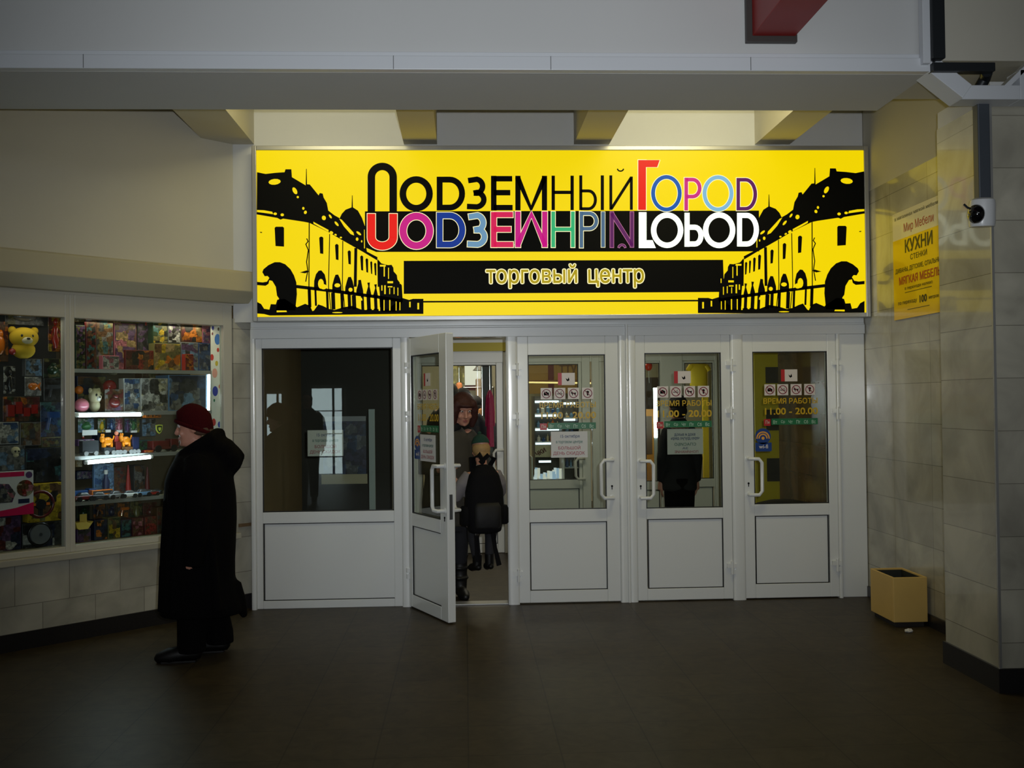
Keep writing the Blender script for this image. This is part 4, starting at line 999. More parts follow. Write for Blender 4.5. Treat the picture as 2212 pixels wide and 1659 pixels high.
# --- second row
carton(c6(700, 1050, 905, 1445), .2, ['white', 'white', 'grey', 'blue', 'white', 'lblue'], 'white toy box with a blue square picture in the middle of the second shelf', row=2)
carton(c6(915, 1050, 1262, 1445), .2, ['white', 'white', 'grey', 'white', 'cream', 'dgrey'], 'pale toy set box with small grey shapes left of the blue set', row=2, scale=16)
carton(c6(1272, 1010, 1745, 1445), .2, ['lblue', 'dblue', 'blue', 'dgrey', 'grey', 'dblue', 'lblue'], 'wide blue tool set box at the right end of the second shelf', row=2, depth=.2)
carton(c6(100, 1020, 480, 1440), .34, ['dblue', 'dblue', 'brown', 'olive', 'dgrey'], 'long dark blue box at the back left of the second shelf', row=2)
carton(c6(930, 960, 1170, 1445), .4, ['brown', 'brown', 'olive', 'tan'], 'brown box behind the pale toy set box', row=2)
ballt(c6(110, 1255, 285, 1440), .14, 'pink', 'large shiny pink ball at the left end of the second shelf', row=2)
ballt(c6(105, 1120, 190, 1255), .3, 'orange', 'orange ball partly behind the pink ball')
plush(c6(300, 1170, 455, 1440), .17, 'cream', 'white', 'cream coloured plush toy right of the pink ball', row=2)
ballt(c6(470, 1070, 640, 1240), .27, 'red', 'round red ball high on the second shelf above the maroon pack')
blister(c6(455, 1190, 690, 1440), .17, ['dred', 'brown', 'purple', 'grey'], 'dred', 'maroon toy pack between the plush toy and the white boxes', row=2)
plush(c6(575, 930, 655, 1010), .4, 'cream', 'tan', 'tiny cream plush toy close under the top shelf')
# --- third row: blister packs and the animal train
for i, (px, card, toy_, lb, kd) in enumerate(((c5(100, 130, 285, 290), ['lblue', 'white', 'green', 'lblue'], 'green', 'pale blue and green pack at the left under the upper tube lamp', 'lump'),
        (c5(330, 130, 412, 290), ['yellow', 'green', 'white'], 'yellow', 'yellow and green pack under the upper tube lamp', 'lump'),
        (c5(440, 125, 530, 265), ['blue', 'lblue', 'dblue'], 'blue', 'bright blue pack under the middle of the upper tube lamp', 'doll'),
        (c5(532, 120, 615, 290), ['pink', 'white', 'pink'], 'pink', 'pale pink doll pack under the upper tube lamp', 'doll'),
        (c5(640, 130, 700, 290), ['purple', 'lblue', 'dblue'], 'purple', 'purple doll pack right of the pink doll pack', 'doll'),
        (c5(702, 130, 780, 290), ['green', 'teal', 'white'], 'green', 'teal green pack at the right end of the upper tube lamp', 'lump'))):
    blister(px, .3, card, toy_, lb, kd)
carton(c5(782, 125, 832, 290), .3, ['olive', 'green', 'olive', 'yellow'], 'narrow lime green carton right of the teal green pack')
carton(c5(838, 130, 1000, 335), .26, ['dgrey', 'black', 'dgrey', 'grey', 'lblue'], 'dark grey figure box left of the shield badge')
carton(c5(880, 62, 1062, 118), .12, ['orange', 'orange', 'brown', 'orange'], 'flat orange carton close under the second shelf', depth=.05)
s0, s1, z0, z1 = span(c5(1003, 198, 1078, 305), .16)
r = root('shield_badge', (0, 0, 0), 'small yellow green toy shield badge with dark centre', 'badge'); place(r, (s0+s1)/2, .16, z0)
W, H = s1-s0, z1-z0; sp = [(-W/2, H*.95), (0, H), (W/2, H*.95), (W*.46, H*.45), (W*.25, H*.15), (0, 0), (-W*.25, H*.15), (-W*.46, H*.45)]
MB().prism(sp, 0, .012).build('shield_rim', mat('badge_lime', (214, 220, 90), .3), r, local=True)
MB().prism([(x*.76, H*.5+(z_-H*.5)*.76) for x, z_ in sp], -.003, .0).build('shield_field', tm('dgreen'), r, local=True)
MB().prism([(x*.4, H*.5+(z_-H*.5)*.4) for x, z_ in sp], -.006, -.003).build('shield_emblem', mat('badge_lime', (214, 220, 90), .3), r, local=True)
for i, px in enumerate((c5(150, 262, 322, 322), c5(418, 258, 478, 290), c5(545, 262, 612, 290), c5(715, 268, 782, 292))):
    s0, s1, z0, z1 = span(px, .22)
    o = MB().box(-(s1-s0)/2, (s1-s0)/2, 0, .004, 0, z1-z0).build('price_card', WHITE); place(o, (s0+s1)/2, .22, z0)
    tag(o, ('wide white price card at the left under the upper tube lamp', 'small white price card under the yellow and green pack', 'small white price card under the pale pink doll pack', 'small white price card under the teal green pack')[i], 'price card', 'price cards under the upper tube lamp')
def wagon(s, n, L, H, c, label, bear=None):
    z = SHELFZ[3]; r = root('train_wagon', (0, 0, 0), label, 'toy wagon', group='wagons of the toy train'); place(r, s, n, z)
    MB().box(-L/2, L/2, -.03, .03, .02, .02+H).build('wagon_body', tm(c, .35, .3), r, bevel=.004, local=True)
    for x in (-.3, .3):
        for sy in (-1, 1):
            w_ = MB().lathe([(.001, -.004), (.016, -.004), (.016, .004), (.001, .004)], (x*L, sy*.034, .016), 14, axis='y').build('wheel', tm('grey', .3), r, local=True)
nT = .15
sx = lambda X: toy(150+X/5.352, 880+500/5.352, nT)[0]
wagon((sx(130)+sx(320))/2, nT, sx(320)-sx(130), .085, 'dgrey', 'long dark wagon at the left end of the toy train')
wagon((sx(372)+sx(520))/2, nT, (sx(515)-sx(385)), .032, 'dgrey', 'low wagon of the toy train carrying the left orange animal')
wagon((sx(585)+sx(715))/2, nT, (sx(712)-sx(588)), .032, 'brown', 'low wagon of the toy train carrying the right orange animal')
wagon((sx(705)+sx(792))/2, nT, (sx(792)-sx(716)), .1, 'dblue', 'short dark blue wagon at the right end of the toy train')
wagon((sx(505)+sx(590))/2, nT, (sx(582)-sx(520)), .07, 'dred', 'short maroon wagon between the two orange animals')
def beast(a, b, label):
    s = (sx(a)+sx(b))/2; L = sx(b)-sx(a); r = root('orange_toy_animal', (0, 0, 0), label, 'toy animal', group='orange animals on the toy train'); place(r, s, nT, SHELFZ[3]+.0525)
    mo = mat('toy_orange_bright', (236, 140, 16), .35)
    MB().ell((0, 0, .04), (L*.4, .026, .034)).ell((-L*.38, 0, .06), (L*.17, .024, .026)).build('animal_body', mo, r, smooth=80, local=True)
    MB().tube([(L*.36, 0, .05), (L*.48, 0, .066), (L*.5, 0, .082)], .006, 8).build('tail', mo, r, smooth=80, local=True)
    for x in (-.26, .24):
        for sy in (-.014, .014): MB().tube([(x*L, sy, .03), (x*L, sy, .0)], .01, 8).build('leg', mo, r, smooth=80, local=True)
    for sy in (-.014, .014): MB().ell((-L*.34, sy, .088), (.008, .006, .011)).build('ear', mo, r, smooth=80, local=True)
beast(360, 516, 'left of the two orange toy animals riding on the train')
beast(582, 718, 'right of the two orange toy animals riding on the train')
s_ = (sx(500)+sx(590))/2
r = root('train_driver_figure', (0, 0, 0), 'small red toy figure standing between the two orange animals', 'toy figure'); place(r, s_, nT, SHELFZ[3]+.0905)
MB().stack([(0, .018, -.014, .014), (.04, .014, -.012, .012), (.045, .006, -.006, .006)], 14).build('figure_body', tm('red'), r, smooth=50, local=True)
MB().ell((0, 0, .06), .015).build('figure_head', mat('toy_face', (206, 120, 90), .5), r, smooth=80, local=True)
car(toy(150+1085/5.352, 970, .17)[0], .17, 0, .19, 'dred', 'dark red toy truck at the right of the train shelf', 'truck', row=3)
carton(c5(868, 505, 975, 535), .12, ['red', 'red', 'orange'], 'flat red orange carton lying below the shield badge', row=3, depth=.05)
s0, s1, z0, z1 = span(c5(150, 335, 180, 365), .2); ballt(c5(150, 335, 180, 365), .2, 'red', 'small red ball on the dark wagon at the left of the train')
carton(c5(100, 370, 290, 445), .24, ['purple', 'pink', 'purple', 'white'], 'low purple and pink box behind the dark train wagon')
carton(c5(330, 290, 800, 400), .42, ['dblue', 'dblue', 'black', 'dgrey', 'brown'], 'long dark blue carton at the back of the train shelf', depth=.1)
carton(c5(800, 380, 960, 530), .3, ['teal', 'teal', 'dgrey', 'green'], 'teal carton at the back right of the train shelf', row=3)
# --- fourth row: cars
carton(c5(285, 655, 515, 985), .3, ['lblue', 'lblue', 'blue', 'lblue', 'lblue'], 'light blue backdrop box behind the yellow toy bus', row=4, depth=.03)
s0, s1, z0, z1 = span(c5(405, 725, 470, 985), .24)
r = root('purple_bottle', (0, 0, 0), 'small purple bottle in front of the light blue backdrop box', 'bottle'); place(r, (s0+s1)/2, .26, SHELFZ[4]); h = z1-SHELFZ[4]
MB().lathe([(.001, 0), (.024, 0), (.026, h*.6), (.012, h*.75), (.012, h*.85)], n=16).build('bottle_body', tm('dblue', .2, .5), r, smooth=50, local=True)
MB().lathe([(.001, 0), (.014, 0), (.014, h*.15), (.001, h*.15)], (0, 0, h*.85), 12).build('cap', tm('white'), r, local=True)
carton(c5(520, 690, 655, 985), .33, ['brown', 'brown', 'dgrey', 'dred'], 'brown carton left of the red traffic cone', row=4)
def cone(px, n, c, label):
    s0, s1, z0, z1 = span(px, n); h = z1-SHELFZ[4]; r = root('toy_cone', (0, 0, 0), label, 'toy cone', group='toy cones on the car shelf'); place(r, (s0+s1)/2, n+.03, SHELFZ[4]); q = (s1-s0)/2
    MB().box(-q, q, -q, q, 0, .012).build('cone_foot', tm(c), r, local=True)
    MB().lathe([(.001, .012), (q*.8, .012), (q*.25, h*.92), (q*.2, h), (.001, h)], n=18).build('cone_body', tm(c, .3), r, smooth=40, local=True)
cone(c5(660, 668, 745, 985), .27, 'red', 'red toy cone standing behind the silver cars')
cone(c5(885, 690, 965, 985), .27, 'dred', 'dark red toy cone at the right of the car shelf')
carton(c5(748, 668, 872, 985), .34, ['dgrey', 'dgrey', 'grey', 'black', 'brown'], 'dark grey carton between the two toy cones', row=4)
cs = lambda X, n: toy(150+X/5.352, 1060, n)[0]
car(cs(365, .2), .205, 0, .135, 'orange', 'yellow orange toy bus on the car shelf', 'bus', row=4)
car(cs(160, .28), .285, 0, .15, 'blue', 'blue toy truck at the left end of the car shelf', 'truck', row=4)
car(cs(530, .125), .125, 0, .12, 'grey', 'grey silver toy car in front of the yellow bus', 'car', .2, row=4)
car(cs(340, .125), .125, 0, .12, 'dgrey', 'dark grey toy car at the front left of the car shelf', 'car', -.2, row=4)
car(cs(160, .13), .13, 0, .13, 'dred', 'dark red toy car at the front left corner of the car shelf', 'car', .1, row=4)
car(cs(690, .13), .13, 0, .11, 'white', 'white toy car in the middle of the car shelf', 'car', -.25, row=4)
car(cs(840, .13), .13, 0, .115, 'lblue', 'pale blue silver toy car right of the white one', 'car', .15, row=4)
car(cs(960, .14), .14, 0, .09, 'red', 'small red toy car at the right of the pale blue car', 'car', 0, row=4)
for i, X in enumerate((745, 820, 910, 1000)):
    car(cs(X, .22), .215, 0, .085, ('grey', 'white', 'dgrey', 'lblue')[i], ('grey small car in the back row behind the white car', 'white small car in the back row of the car shelf', 'dark small car in the back row near the dark red cone', 'pale blue small car at the right end of the back row')[i], 'car', .4*(i % 2), row=4)
carton(c5(85, 735, 265, 830), .38, ['dblue', 'grey', 'dblue', 'purple'], 'slanting dark blue carton at the left of the lower tube lamp')
carton(c5(80, 590, 150, 690), .2, ['tan', 'cream', 'tan'], 'small tan carton in the corner left of the lower tube lamp', depth=.05)
# --- bottom of the case
for i, (px, card, toy_, kd, lb) in enumerate(((c5(85, 1120, 235, 1300), ['dgreen', 'black', 'dgreen'], 'dgreen', 'lump', 'dark green pack at the left of the bottom of the case'),
        (c5(280, 1090, 410, 1290), ['dblue', 'orange', 'brown', 'dblue'], 'brown', 'gun', 'dark blue and orange pack, second in the bottom row'),
        (c5(425, 1100, 545, 1290), ['black', 'dblue', 'brown'], 'dblue', 'lump', 'black and blue pack, third in the bottom row'),
        (c5(560, 1100, 690, 1290), ['brown', 'orange', 'dgrey'], 'orange', 'gun', 'brown and orange pack in the middle of the bottom row'),
        (c5(705, 1050, 840, 1290), ['olive', 'dgreen', 'brown'], 'olive', 'doll', 'olive pack with a V-shaped toy under the car shelf'),
        (c5(850, 1100, 1010, 1290), ['dred', 'brown', 'dred'], 'dred', 'lump', 'dark red pack at the right of the bottom row'))):
    blister(px, .3, card, toy_, lb, kd)
for i, (px, cols, lb) in enumerate(((c5(90, 1400, 250, 1560), ['purple', 'purple', 'brown', 'dgrey'], 'dull purple box at the bottom left corner of the case'),
        (c5(290, 1300, 440, 1530), ['dblue', 'dblue', 'orange', 'black'], 'dark blue box with orange marks on the case floor'),
        (c5(450, 1270, 590, 1520), ['olive', 'olive', 'yellow', 'dgreen', 'brown'], 'olive yellow box on the case floor'),
        (c5(600, 1300, 720, 1510), ['dblue', 'teal', 'dblue', 'black'], 'teal blue box in the middle of the case floor'),
        (c5(730, 1280, 860, 1500), ['dred', 'dred', 'pink', 'brown'], 'maroon and pink box on the case floor'),
        (c5(870, 1260, 1010, 1490), ['dred', 'red', 'dred', 'brown'], 'red brown box beside the dark coat at the case floor'),
        (c5(1015, 1150, 1180, 1480), ['brown', 'brown', 'dgrey', 'dred'], 'brown box hidden partly by the dark coat'))):
    carton(px, .17, cols, lb, row=5, depth=.1)
s0, s1, z0, z1 = span(c5(80, 1290, 285, 1410), .12)
r = root('yellow_tray', (0, 0, 0), 'pale yellow paper tray at the left near the bottom of the case', 'tray'); place(r, (s0+s1)/2, .13, z0)
W = s1-s0; mt = mat('tray_yellow', (226, 196, 96), .5)
MB().prism([(-W/2, .05), (-W*.42, .012), (-W*.3, 0), (W*.2, 0), (W/2, .05), (W*.3, .04), (W*.1, .05)], 0, .10).build('tray_shell', mt, r, local=True)
MB().box(-W*.05, W*.35, .06, .065, .04, .10).build('tray_flap', mt, r, local=True)

# --- left-hand window: packs fixed on the dark board
c3 = lambda X0, Y0, X1, Y1: (X0/2.765, 640+Y0/2.765, X1/2.765, 640+Y1/2.765)
plush(c3(66, 178, 262, 372), .12, 'yellow', 'cream', 'big yellow plush animal head high in the left shop window')
blister(c3(288, 100, 368, 330), .2, ['orange', 'yellow', 'dred', 'brown'], 'red', 'orange and red doll pack at the top right of the left window', 'doll')
blister(c3(30, 55, 262, 172), .22, ['dgrey', 'grey', 'olive'], 'grey', 'greyish clear bag pack at the top of the left window', 'lump')
blister(c3(-60, 150, 50, 390), .22, ['orange', 'brown', 'dred'], 'orange', 'orange pack cut by the left edge of the photo, high up', 'lump')
carton(c3(152, 374, 252, 478), .2, ['grey', 'dgrey', 'lblue', 'grey'], 'grey carton right below the yellow plush head', depth=.06)
blister(c3(258, 372, 366, 488), .2, ['dgreen', 'black', 'olive'], 'dgreen', 'dark green pack under the orange and red doll pack', 'lump')
blister(c3(22, 418, 92, 582), .2, ['black', 'dgrey', 'white'], 'black', 'black pack with white foot in the left window', 'doll')
ballt(c3(62, 308, 102, 350), .15, 'red', 'small bright red ball under the yellow plush head')
blister(c3(148, 482, 248, 596), .2, ['grey', 'white', 'grey'], 'orange', 'pack with an orange toy fish in the left window', 'fish')
blister(c3(262, 492, 366, 628), .2, ['black', 'dgrey', 'black'], 'dgrey', 'black pack right of the orange fish pack', 'gun')
blister(c3(18, 600, 238, 746), .2, ['dred', 'brown', 'orange', 'dgreen'], 'red', 'wide red and green building block pack in the left window', 'blocks')
blister(c3(242, 632, 366, 838), .2, ['dblue', 'teal', 'dgrey', 'blue'], 'blue', 'blue toy torch pack at the right of the left window', 'gun')
carton(c3(-60, 752, 112, 884), .2, ['white', 'lblue', 'grey', 'white', 'blue'], 'white and blue carton at the left edge of the photo', depth=.06)
carton(c3(120, 752, 245, 892), .2, ['grey', 'grey', 'brown', 'dgrey', 'olive'], 'brownish grey carton in the middle of the left window', depth=.06)
carton(c3(250, 842, 366, 900), .2, ['olive', 'brown', 'dgrey', 'olive'], 'low olive brown carton under the blue torch pack', depth=.06)
carton(c3(-60, 892, 150, 1042), .2, ['grey', 'lblue', 'grey', 'dgrey', 'grey'], 'pale grey set box above the white and pink box', depth=.06)
s0, s1, z0, z1 = span(c3(74, 898, 126, 962), .14)
r = root('toy_skull', (0, 0, 0), 'small white toy skull in front of the pale grey set box', 'toy'); place(r, (s0+s1)/2, .16, z0); h = z1-z0
MB().ell((0, 0, h*.62), (h*.4, .03, h*.38)).ell((0, -.006, h*.2), (h*.24, .022, h*.2)).build('skull', tm('cream'), r, smooth=80, local=True)
for sx_ in (-1, 1): MB().ell((sx_*h*.15, -.026, h*.56), (h*.09, .008, h*.1)).build('eye_socket', tm('black'), r, local=True)
carton(c3(153, 905, 366, 1112), .19, ['black', 'black', 'dblue', 'dgrey', 'teal', 'black'], 'black and blue robot box in the left window', depth=.07)
carton(c3(166, 1116, 372, 1345), .17, ['yellow', 'olive', 'yellow', 'black', 'brown', 'yellow'], 'yellow box with a toy steering wheel in the left window', depth=.09)
s0, s1, z0, z1 = span(c3(150, 1150, 335, 1335), .12)
r = root('toy_steering_wheel', (0, 0, 0), 'dark red and black toy steering wheel fixed before the yellow box', 'toy'); place(r, (s0+s1)/2, .125, z0); q = (z1-z0)/2
MB().tube([(q*.82*cos(2*pi*i/24), 0, q+q*.82*sin(2*pi*i/24)) for i in range(25)], .011, 8).build('wheel_rim', tm('dred', .3, .4), r, smooth=60, local=True)
MB().box(-q*.8, q*.8, -.008, .008, q-.014, q+.014).box(-.014, .014, -.008, .008, q*.2, q).lathe([(.001, -.016), (.035, -.016), (.035, .014), (.001, .014)], (0, 0, q), 16, axis='y').build('wheel_spokes', tm('black', .3), r, bevel=.002, local=True)
for a_ in (-1, 1): MB().box(a_*q*.45-.012, a_*q*.45+.012, -.012, -.006, q-.008, q+.01).build('button', tm('orange'), r, local=True)
GAME = c3(-60, 1046, 201, 1310)
s0, s1, z0, z1 = span(GAME, .1); W, H = s1-s0, z1-z0
r = root('game_box', (0, 0, 0), 'big white game box with pink bands at the lower left of the shop window', 'box'); place(r, (s0+s1)/2, .1, z0)
MB().box(-W/2, W/2, 0, .06, 0, H).build('carton', mat('game_white', (216, 214, 218), .3), r, bevel=.003, local=True)
mb = MB(); mb.flat([(-W/2, 0), (W/2, 0), (W/2, H*.27), (W*.1, H*.17), (-W/2, H*.1)], -.001); mb.build('pink_band', mat('game_pink', (214, 30, 90), .3), r, local=True)
MB().box(-W/2, W*.28, -.0015, 0, H*.88, H*.985).build('title_band', mat('game_pink', (214, 30, 90), .3), r, local=True)
MB().lathe([(.001, -.002), (H*.075, -.002), (H*.075, 0), (.001, 0)], (W*.39, 0, H*.9), 18, axis='y').build('round_seal', tm('purple'), r, local=True)
MB().lathe([(.001, -.002), (H*.19, -.002), (H*.19, 0), (.001, 0)], (W*.3, 0, H*.6), 20, axis='y').build('round_picture', printed('game_picture', [PALS['red'], PALS['cream'], PALS['brown'], PALS['pink']], 30, 2), r, local=True)
MB().prism([(-W*.45, H*.3), (0, H*.3), (W*.08, H*.5), (-W*.08, H*.72), (-W*.45, H*.75)], -.002, 0).build('main_picture', printed('game_main', [PALS['purple'], PALS['grey'], PALS['dblue'], PALS['pink'], PALS['dgrey']], 34, 5), r, local=True)
MB().box(W*.14, W*.4, -.002, 0, H*.26, H*.36).build('small_picture', tm('dblue'), r, local=True)
carton(c3(132, 1348, 388, 1520), .18, ['dgrey', 'dgrey', 'white', 'black', 'grey', 'dblue'], 'dark grey box with a silver disc at the bottom of the left window', depth=.08)
s0, s1, z0, z1 = span(c3(172, 1350, 306, 1494), .13)
r = root('silver_toy_drum', (0, 0, 0), 'round silver toy drum with dark rim at the bottom of the left window', 'toy drum'); place(r, (s0+s1)/2, .15, z0); q = (z1-z0)/2
MB().lathe([(.001, -.03), (q*.8, -.03), (q*.84, -.02), (q*.84, .02), (.001, .02)], (0, 0, q), 28, axis='y').build('drum_skin', mat('drum_silver', (176, 178, 184), .22, metal=.7), r, smooth=40, local=True)
MB().tube([(q*.9*cos(2*pi*i/28), -.012, q+q*.9*sin(2*pi*i/28)) for i in range(29)], q*.11, 8).build('drum_rim', tm('black', .3, .4), r, smooth=60, local=True)
MB().lathe([(.001, -.034), (q*.14, -.034), (q*.14, -.03), (.001, -.03)], (0, 0, q), 14, axis='y').build('drum_button', tm('dgrey'), r, local=True)
carton(c3(-60, 1318, 126, 1545), .16, ['purple', 'dred', 'dblue', 'purple', 'dred', 'white'], 'purple and red box at the bottom left edge of the photo', depth=.09)
lamp('shop_window_fill', 'AREA', toyW(-.8, .16, ZT-.01), 1.8, (1, .86, .62), toyW(-.8, .3, 0), shape='RECTANGLE', size=1.0, size_y=.12)  # unseen fill light added under the case top to brighten the toys
lamp('shop_window_fill.001', 'AREA', toyW(-2.0, .08, ZT-.01), .6, (1, .9, .74), toyW(-2.0, .2, 0), shape='RECTANGLE', size=1.0, size_y=.08)  # second fill, added because the left window came out too dark

# ================================================================== PEOPLE
# each body is one surface: overlapping volumes closed over by a voxel remesh
def remesh(o, vox, smooth=4):
    m_ = o.modifiers.new('skin', 'REMESH'); m_.mode = 'VOXEL'; m_.voxel_size = vox; m_.use_smooth_shade = True
    if smooth: q = o.modifiers.new('relax', 'SMOOTH'); q.iterations = smooth; q.factor = .5
    return o
def head_vol(mb, c, k=1.0, tilt=0.0, turn=0.0):
    """head with brow, nose, lips, chin and ears; looks along -y; c is its centre"""
    M = Matrix.Translation(c) @ Matrix.Rotation(turn, 4, 'Z') @ Matrix.Rotation(tilt, 4, 'X') @ Matrix.Scale(k, 4)
    h = MB()
    h.stack([(-.118, .018, -.066, -.03), (-.110, .034, -.083, -.018), (-.092, .047, -.090, .010), (-.06, .059, -.088, .045), (-.02, .067, -.086, .078), (.02, .072, -.088, .095), (.055, .074, -.091, .100), (.085, .066, -.080, .092), (.105, .048, -.055, .070), (.116, .022, -.02, .035)], 22, pw=2.2)
    h.tube([(0, -.084, .028), (0, -.098, .0), (0, -.110, -.026), (0, -.098, -.036)], [.009, .010, .014, .010], 10)
    h.ell((-.011, -.096, -.032), (.009, .009, .007)).ell((.011, -.096, -.032), (.009, .009, .007))
    h.tube([(-.05, -.076, .036), (-.02, -.09, .042), (.02, -.09, .042), (.05, -.076, .036)], .008, 8)
    h.ell((0, -.088, -.058), (.022, .010, .006)).ell((0, -.087, -.068), (.019, .010, .007))
    h.ell((0, -.084, -.100), (.018, .012, .014))
    h.ell((-.038, -.072, -.03), (.022, .016, .022)).ell((.038, -.072, -.03), (.022, .016, .022))
    for s_ in (-1, 1): h.ell((s_*.074, .012, -.002), (.010, .022, .034))
    mb.add([M @ Vector(v) for v in h.v], h.f); return M
def eyes(parent, M, k=1.0):
    for s_ in (-1, 1):
        e = MB(); e.ell((s_*.030, -.080, .018), (.0135, .010, .010), 12, 8, 0); e.ell((s_*.030, -.0885, .018), (.006, .003, .006), 10, 6, 1)
        e.v = [tuple(M @ Vector(v)) for v in e.v]
        e.build('eye', [mat('eye_white', (200, 190, 184), .2), mat('eye_iris', (48, 34, 26), .2)], parent, smooth=80, local=True)
    l = MB(); l.ell((0, -.0935, -.0575), (.021, .006, .0045)).ell((0, -.0925, -.0675), (.018, .007, .0055)); l.v = [tuple(M @ Vector(v)) for v in l.v]
    l.build('lips', mat('lips', (158, 84, 82), .4), parent, smooth=80, local=True)
def hand_vol(mb, w, d, palm_n, k=1.0, curl=.5, thumb=1):
    """hand from wrist w along d, palm facing palm_n; five separate fingers bending towards the palm"""
    w = Vector(w); d = Vector(d).normalized(); n = Vector(palm_n); n = (n-d*n.dot(d)).normalized(); s_ = d.cross(n)*thumb
    mb.tube([w-d*.02*k, w+d*.03*k, w+d*.085*k], [.026*k, .036*k, .038*k], 10, sq=None)
    for i, L in enumerate((.068, .078, .072, .055)):
        b = w+d*.082*k+s_*(.030-.020*i)*k; p = [b-d*.02*k]; dirn = d.copy()
        for j, f_ in enumerate((.45, .32, .26)):
            p.append(p[-1]+dirn*(L*f_+(.02 if j == 0 else 0))*k); dirn = (dirn*cos(curl)+n*sin(curl)).normalized()
        mb.tube(p, [.0095*k, .009*k, .0082*k, .0072*k], 8, round_=True)
    b = w+d*.03*k+s_*.028*k; t1 = (d*.6+s_*.65+n*.25).normalized(); t2 = (d*.85+s_*.2+n*.35).normalized()
    mb.tube([b-s_*.01*k, b+t1*.035*k, b+t1*.035*k+t2*.028*k, b+t1*.035*k+t2*.05*k], [.014*k, .0115*k, .010*k, .008*k], 8, round_=True)
def foot(mb, heel, toe, h=.055, w_=.033):
    a, b = Vector(heel), Vector(toe); d = (b-a)
    mb.tube([a+Vector((0, 0, h*.55)), a+d*.35+Vector((0, 0, h*.6)), a+d*.75+Vector((0, 0, h*.45)), b+Vector((0, 0, h*.38))], [w_*.85, w_, w_*1.05, w_*.72], 12, round_=True)

COATB = mat('coat_black', (7, 6, 7), .95, bump=.15, scale=40, spec=.1)
TROUS = mat('trousers_black', (8, 7, 8), .95, spec=.1)
SHOEB = mat('shoe_black', (8, 7, 7), .5, spec=.3)

# ---- woman in the long black coat looking at the shop window
b0 = onZ(429, 1418)
P1 = root('person', b0, 'person in dark red knitted hat and long black hooded coat facing the shop window', 'person', rotz=radians(-82))
mb = MB()
M1 = head_vol(mb, (0, -.025, 1.45), .98, tilt=radians(6))
mb.tube([(0, .02, 1.22), (0, .0, 1.30), (0, -.01, 1.38)], [.075, .058, .056], 14)
mb.stack([(.62, .16, -.12, .14), (.78, .19, -.14, .16), (.95, .16, -.12, .13), (1.12, .175, -.13, .13), (1.24, .17, -.10, .11), (1.30, .08, -.06, .07)], 20)
for s_, fy in ((1, -.06), (-1, .09)):
    mb.tube([(s_*.09, .02, .72), (s_*.095, (-.02+fy)/2, .42), (s_*.095, fy+.01, .07)], [.095, .066, .045], 12)
    foot(mb, (s_*.095, fy+.04, .005), (s_*.105, fy-.13, .005))
    mb.tube([(s_*.17, .0, 1.22), (s_*.245, .03, .96), (s_*.235, .0, .72)], [.058, .046, .033], 10, round_=True)
    hand_vol(mb, (s_*.235, .0, .715), (0, -.12, -1), (-s_, 0, 0), .9, .35, -s_)
remesh(mb.build('body', SKIN, P1, local=True), .0075, 2)
eyes(P1, M1)
# coat
mb = MB()
mb.stack([(.275, .225, -0.226, .275), (.285, .235, -0.235, .285), (.33, .238, -0.235, .278), (.41, .236, -0.231, .250), (.50, .234, -0.228, .228), (.60, .232, -0.224, .228), (.72, .232, -0.220, .234), (.85, .232, -0.217, .240), (.93, .232, -0.211, .240), (1.03, .23, -0.202, .236), (1.12, .242, -0.196, .222), (1.20, .226, -0.167, .205), (1.26, .19, -0.135, .180), (1.30, .13, -0.100, .150), (1.335, .095, -0.067, .13)], 36, pw=2.2)
for s_ in (-1, 1):
    mb.tube([(s_*.15, .01, 1.25), (s_*.215, .02, 1.18), (s_*.255, .035, .97), (s_*.25, .02, .80), (s_*.24, .0, .61)], [.075, .08, .074, .066, .056], 16)
# raised collar and the hood hanging behind
mb.tube([(.0, -.11, 1.262), (.075, -.075, 1.285), (.105, .0, 1.325), (.085, .09, 1.375), (0, .13, 1.40), (-.085, .09, 1.375), (-.105, .0, 1.325), (-.075, -.075, 1.285), (0, -.11, 1.262)], [.03, .034, .04, .046, .05, .046, .04, .034, .03], 10)
mb.ell((0, .155, 1.315), (.14, .085, .07)).ell((0, .205, 1.255), (.135, .07, .085)).tube([(0, .17, 1.31), (0, .235, 1.285), (0, .29, 1.262)], [.07, .045, .012], 12).tube([(0, .285, 1.265), (0, .24, 1.20), (0, .2, 1.14)], [.014, .03, .02], 12)
mb.ell((0, .18, 1.22), (.13, .06, .075))
# folds
for a_, x_, y0_, y1_ in ((.8, .20, -.09, -.12), (.9, .165, -.145, -.165), (.85, .205, .08, .14), (.8, .12, -.185, -.20)):
    mb.tube([(x_, y0_, a_+.2), (x_+.012, (y0_+y1_)/2, a_-.1), (x_+.02, y1_, .32)], [.012, .02, .03], 8)
mb.tube([(0, .20, .44), (.02, .25, .34), (.03, .29, .24)], [.07, .05, .02], 10)
remesh(mb.build('coat', COATB, P1, local=True), .012, 3)
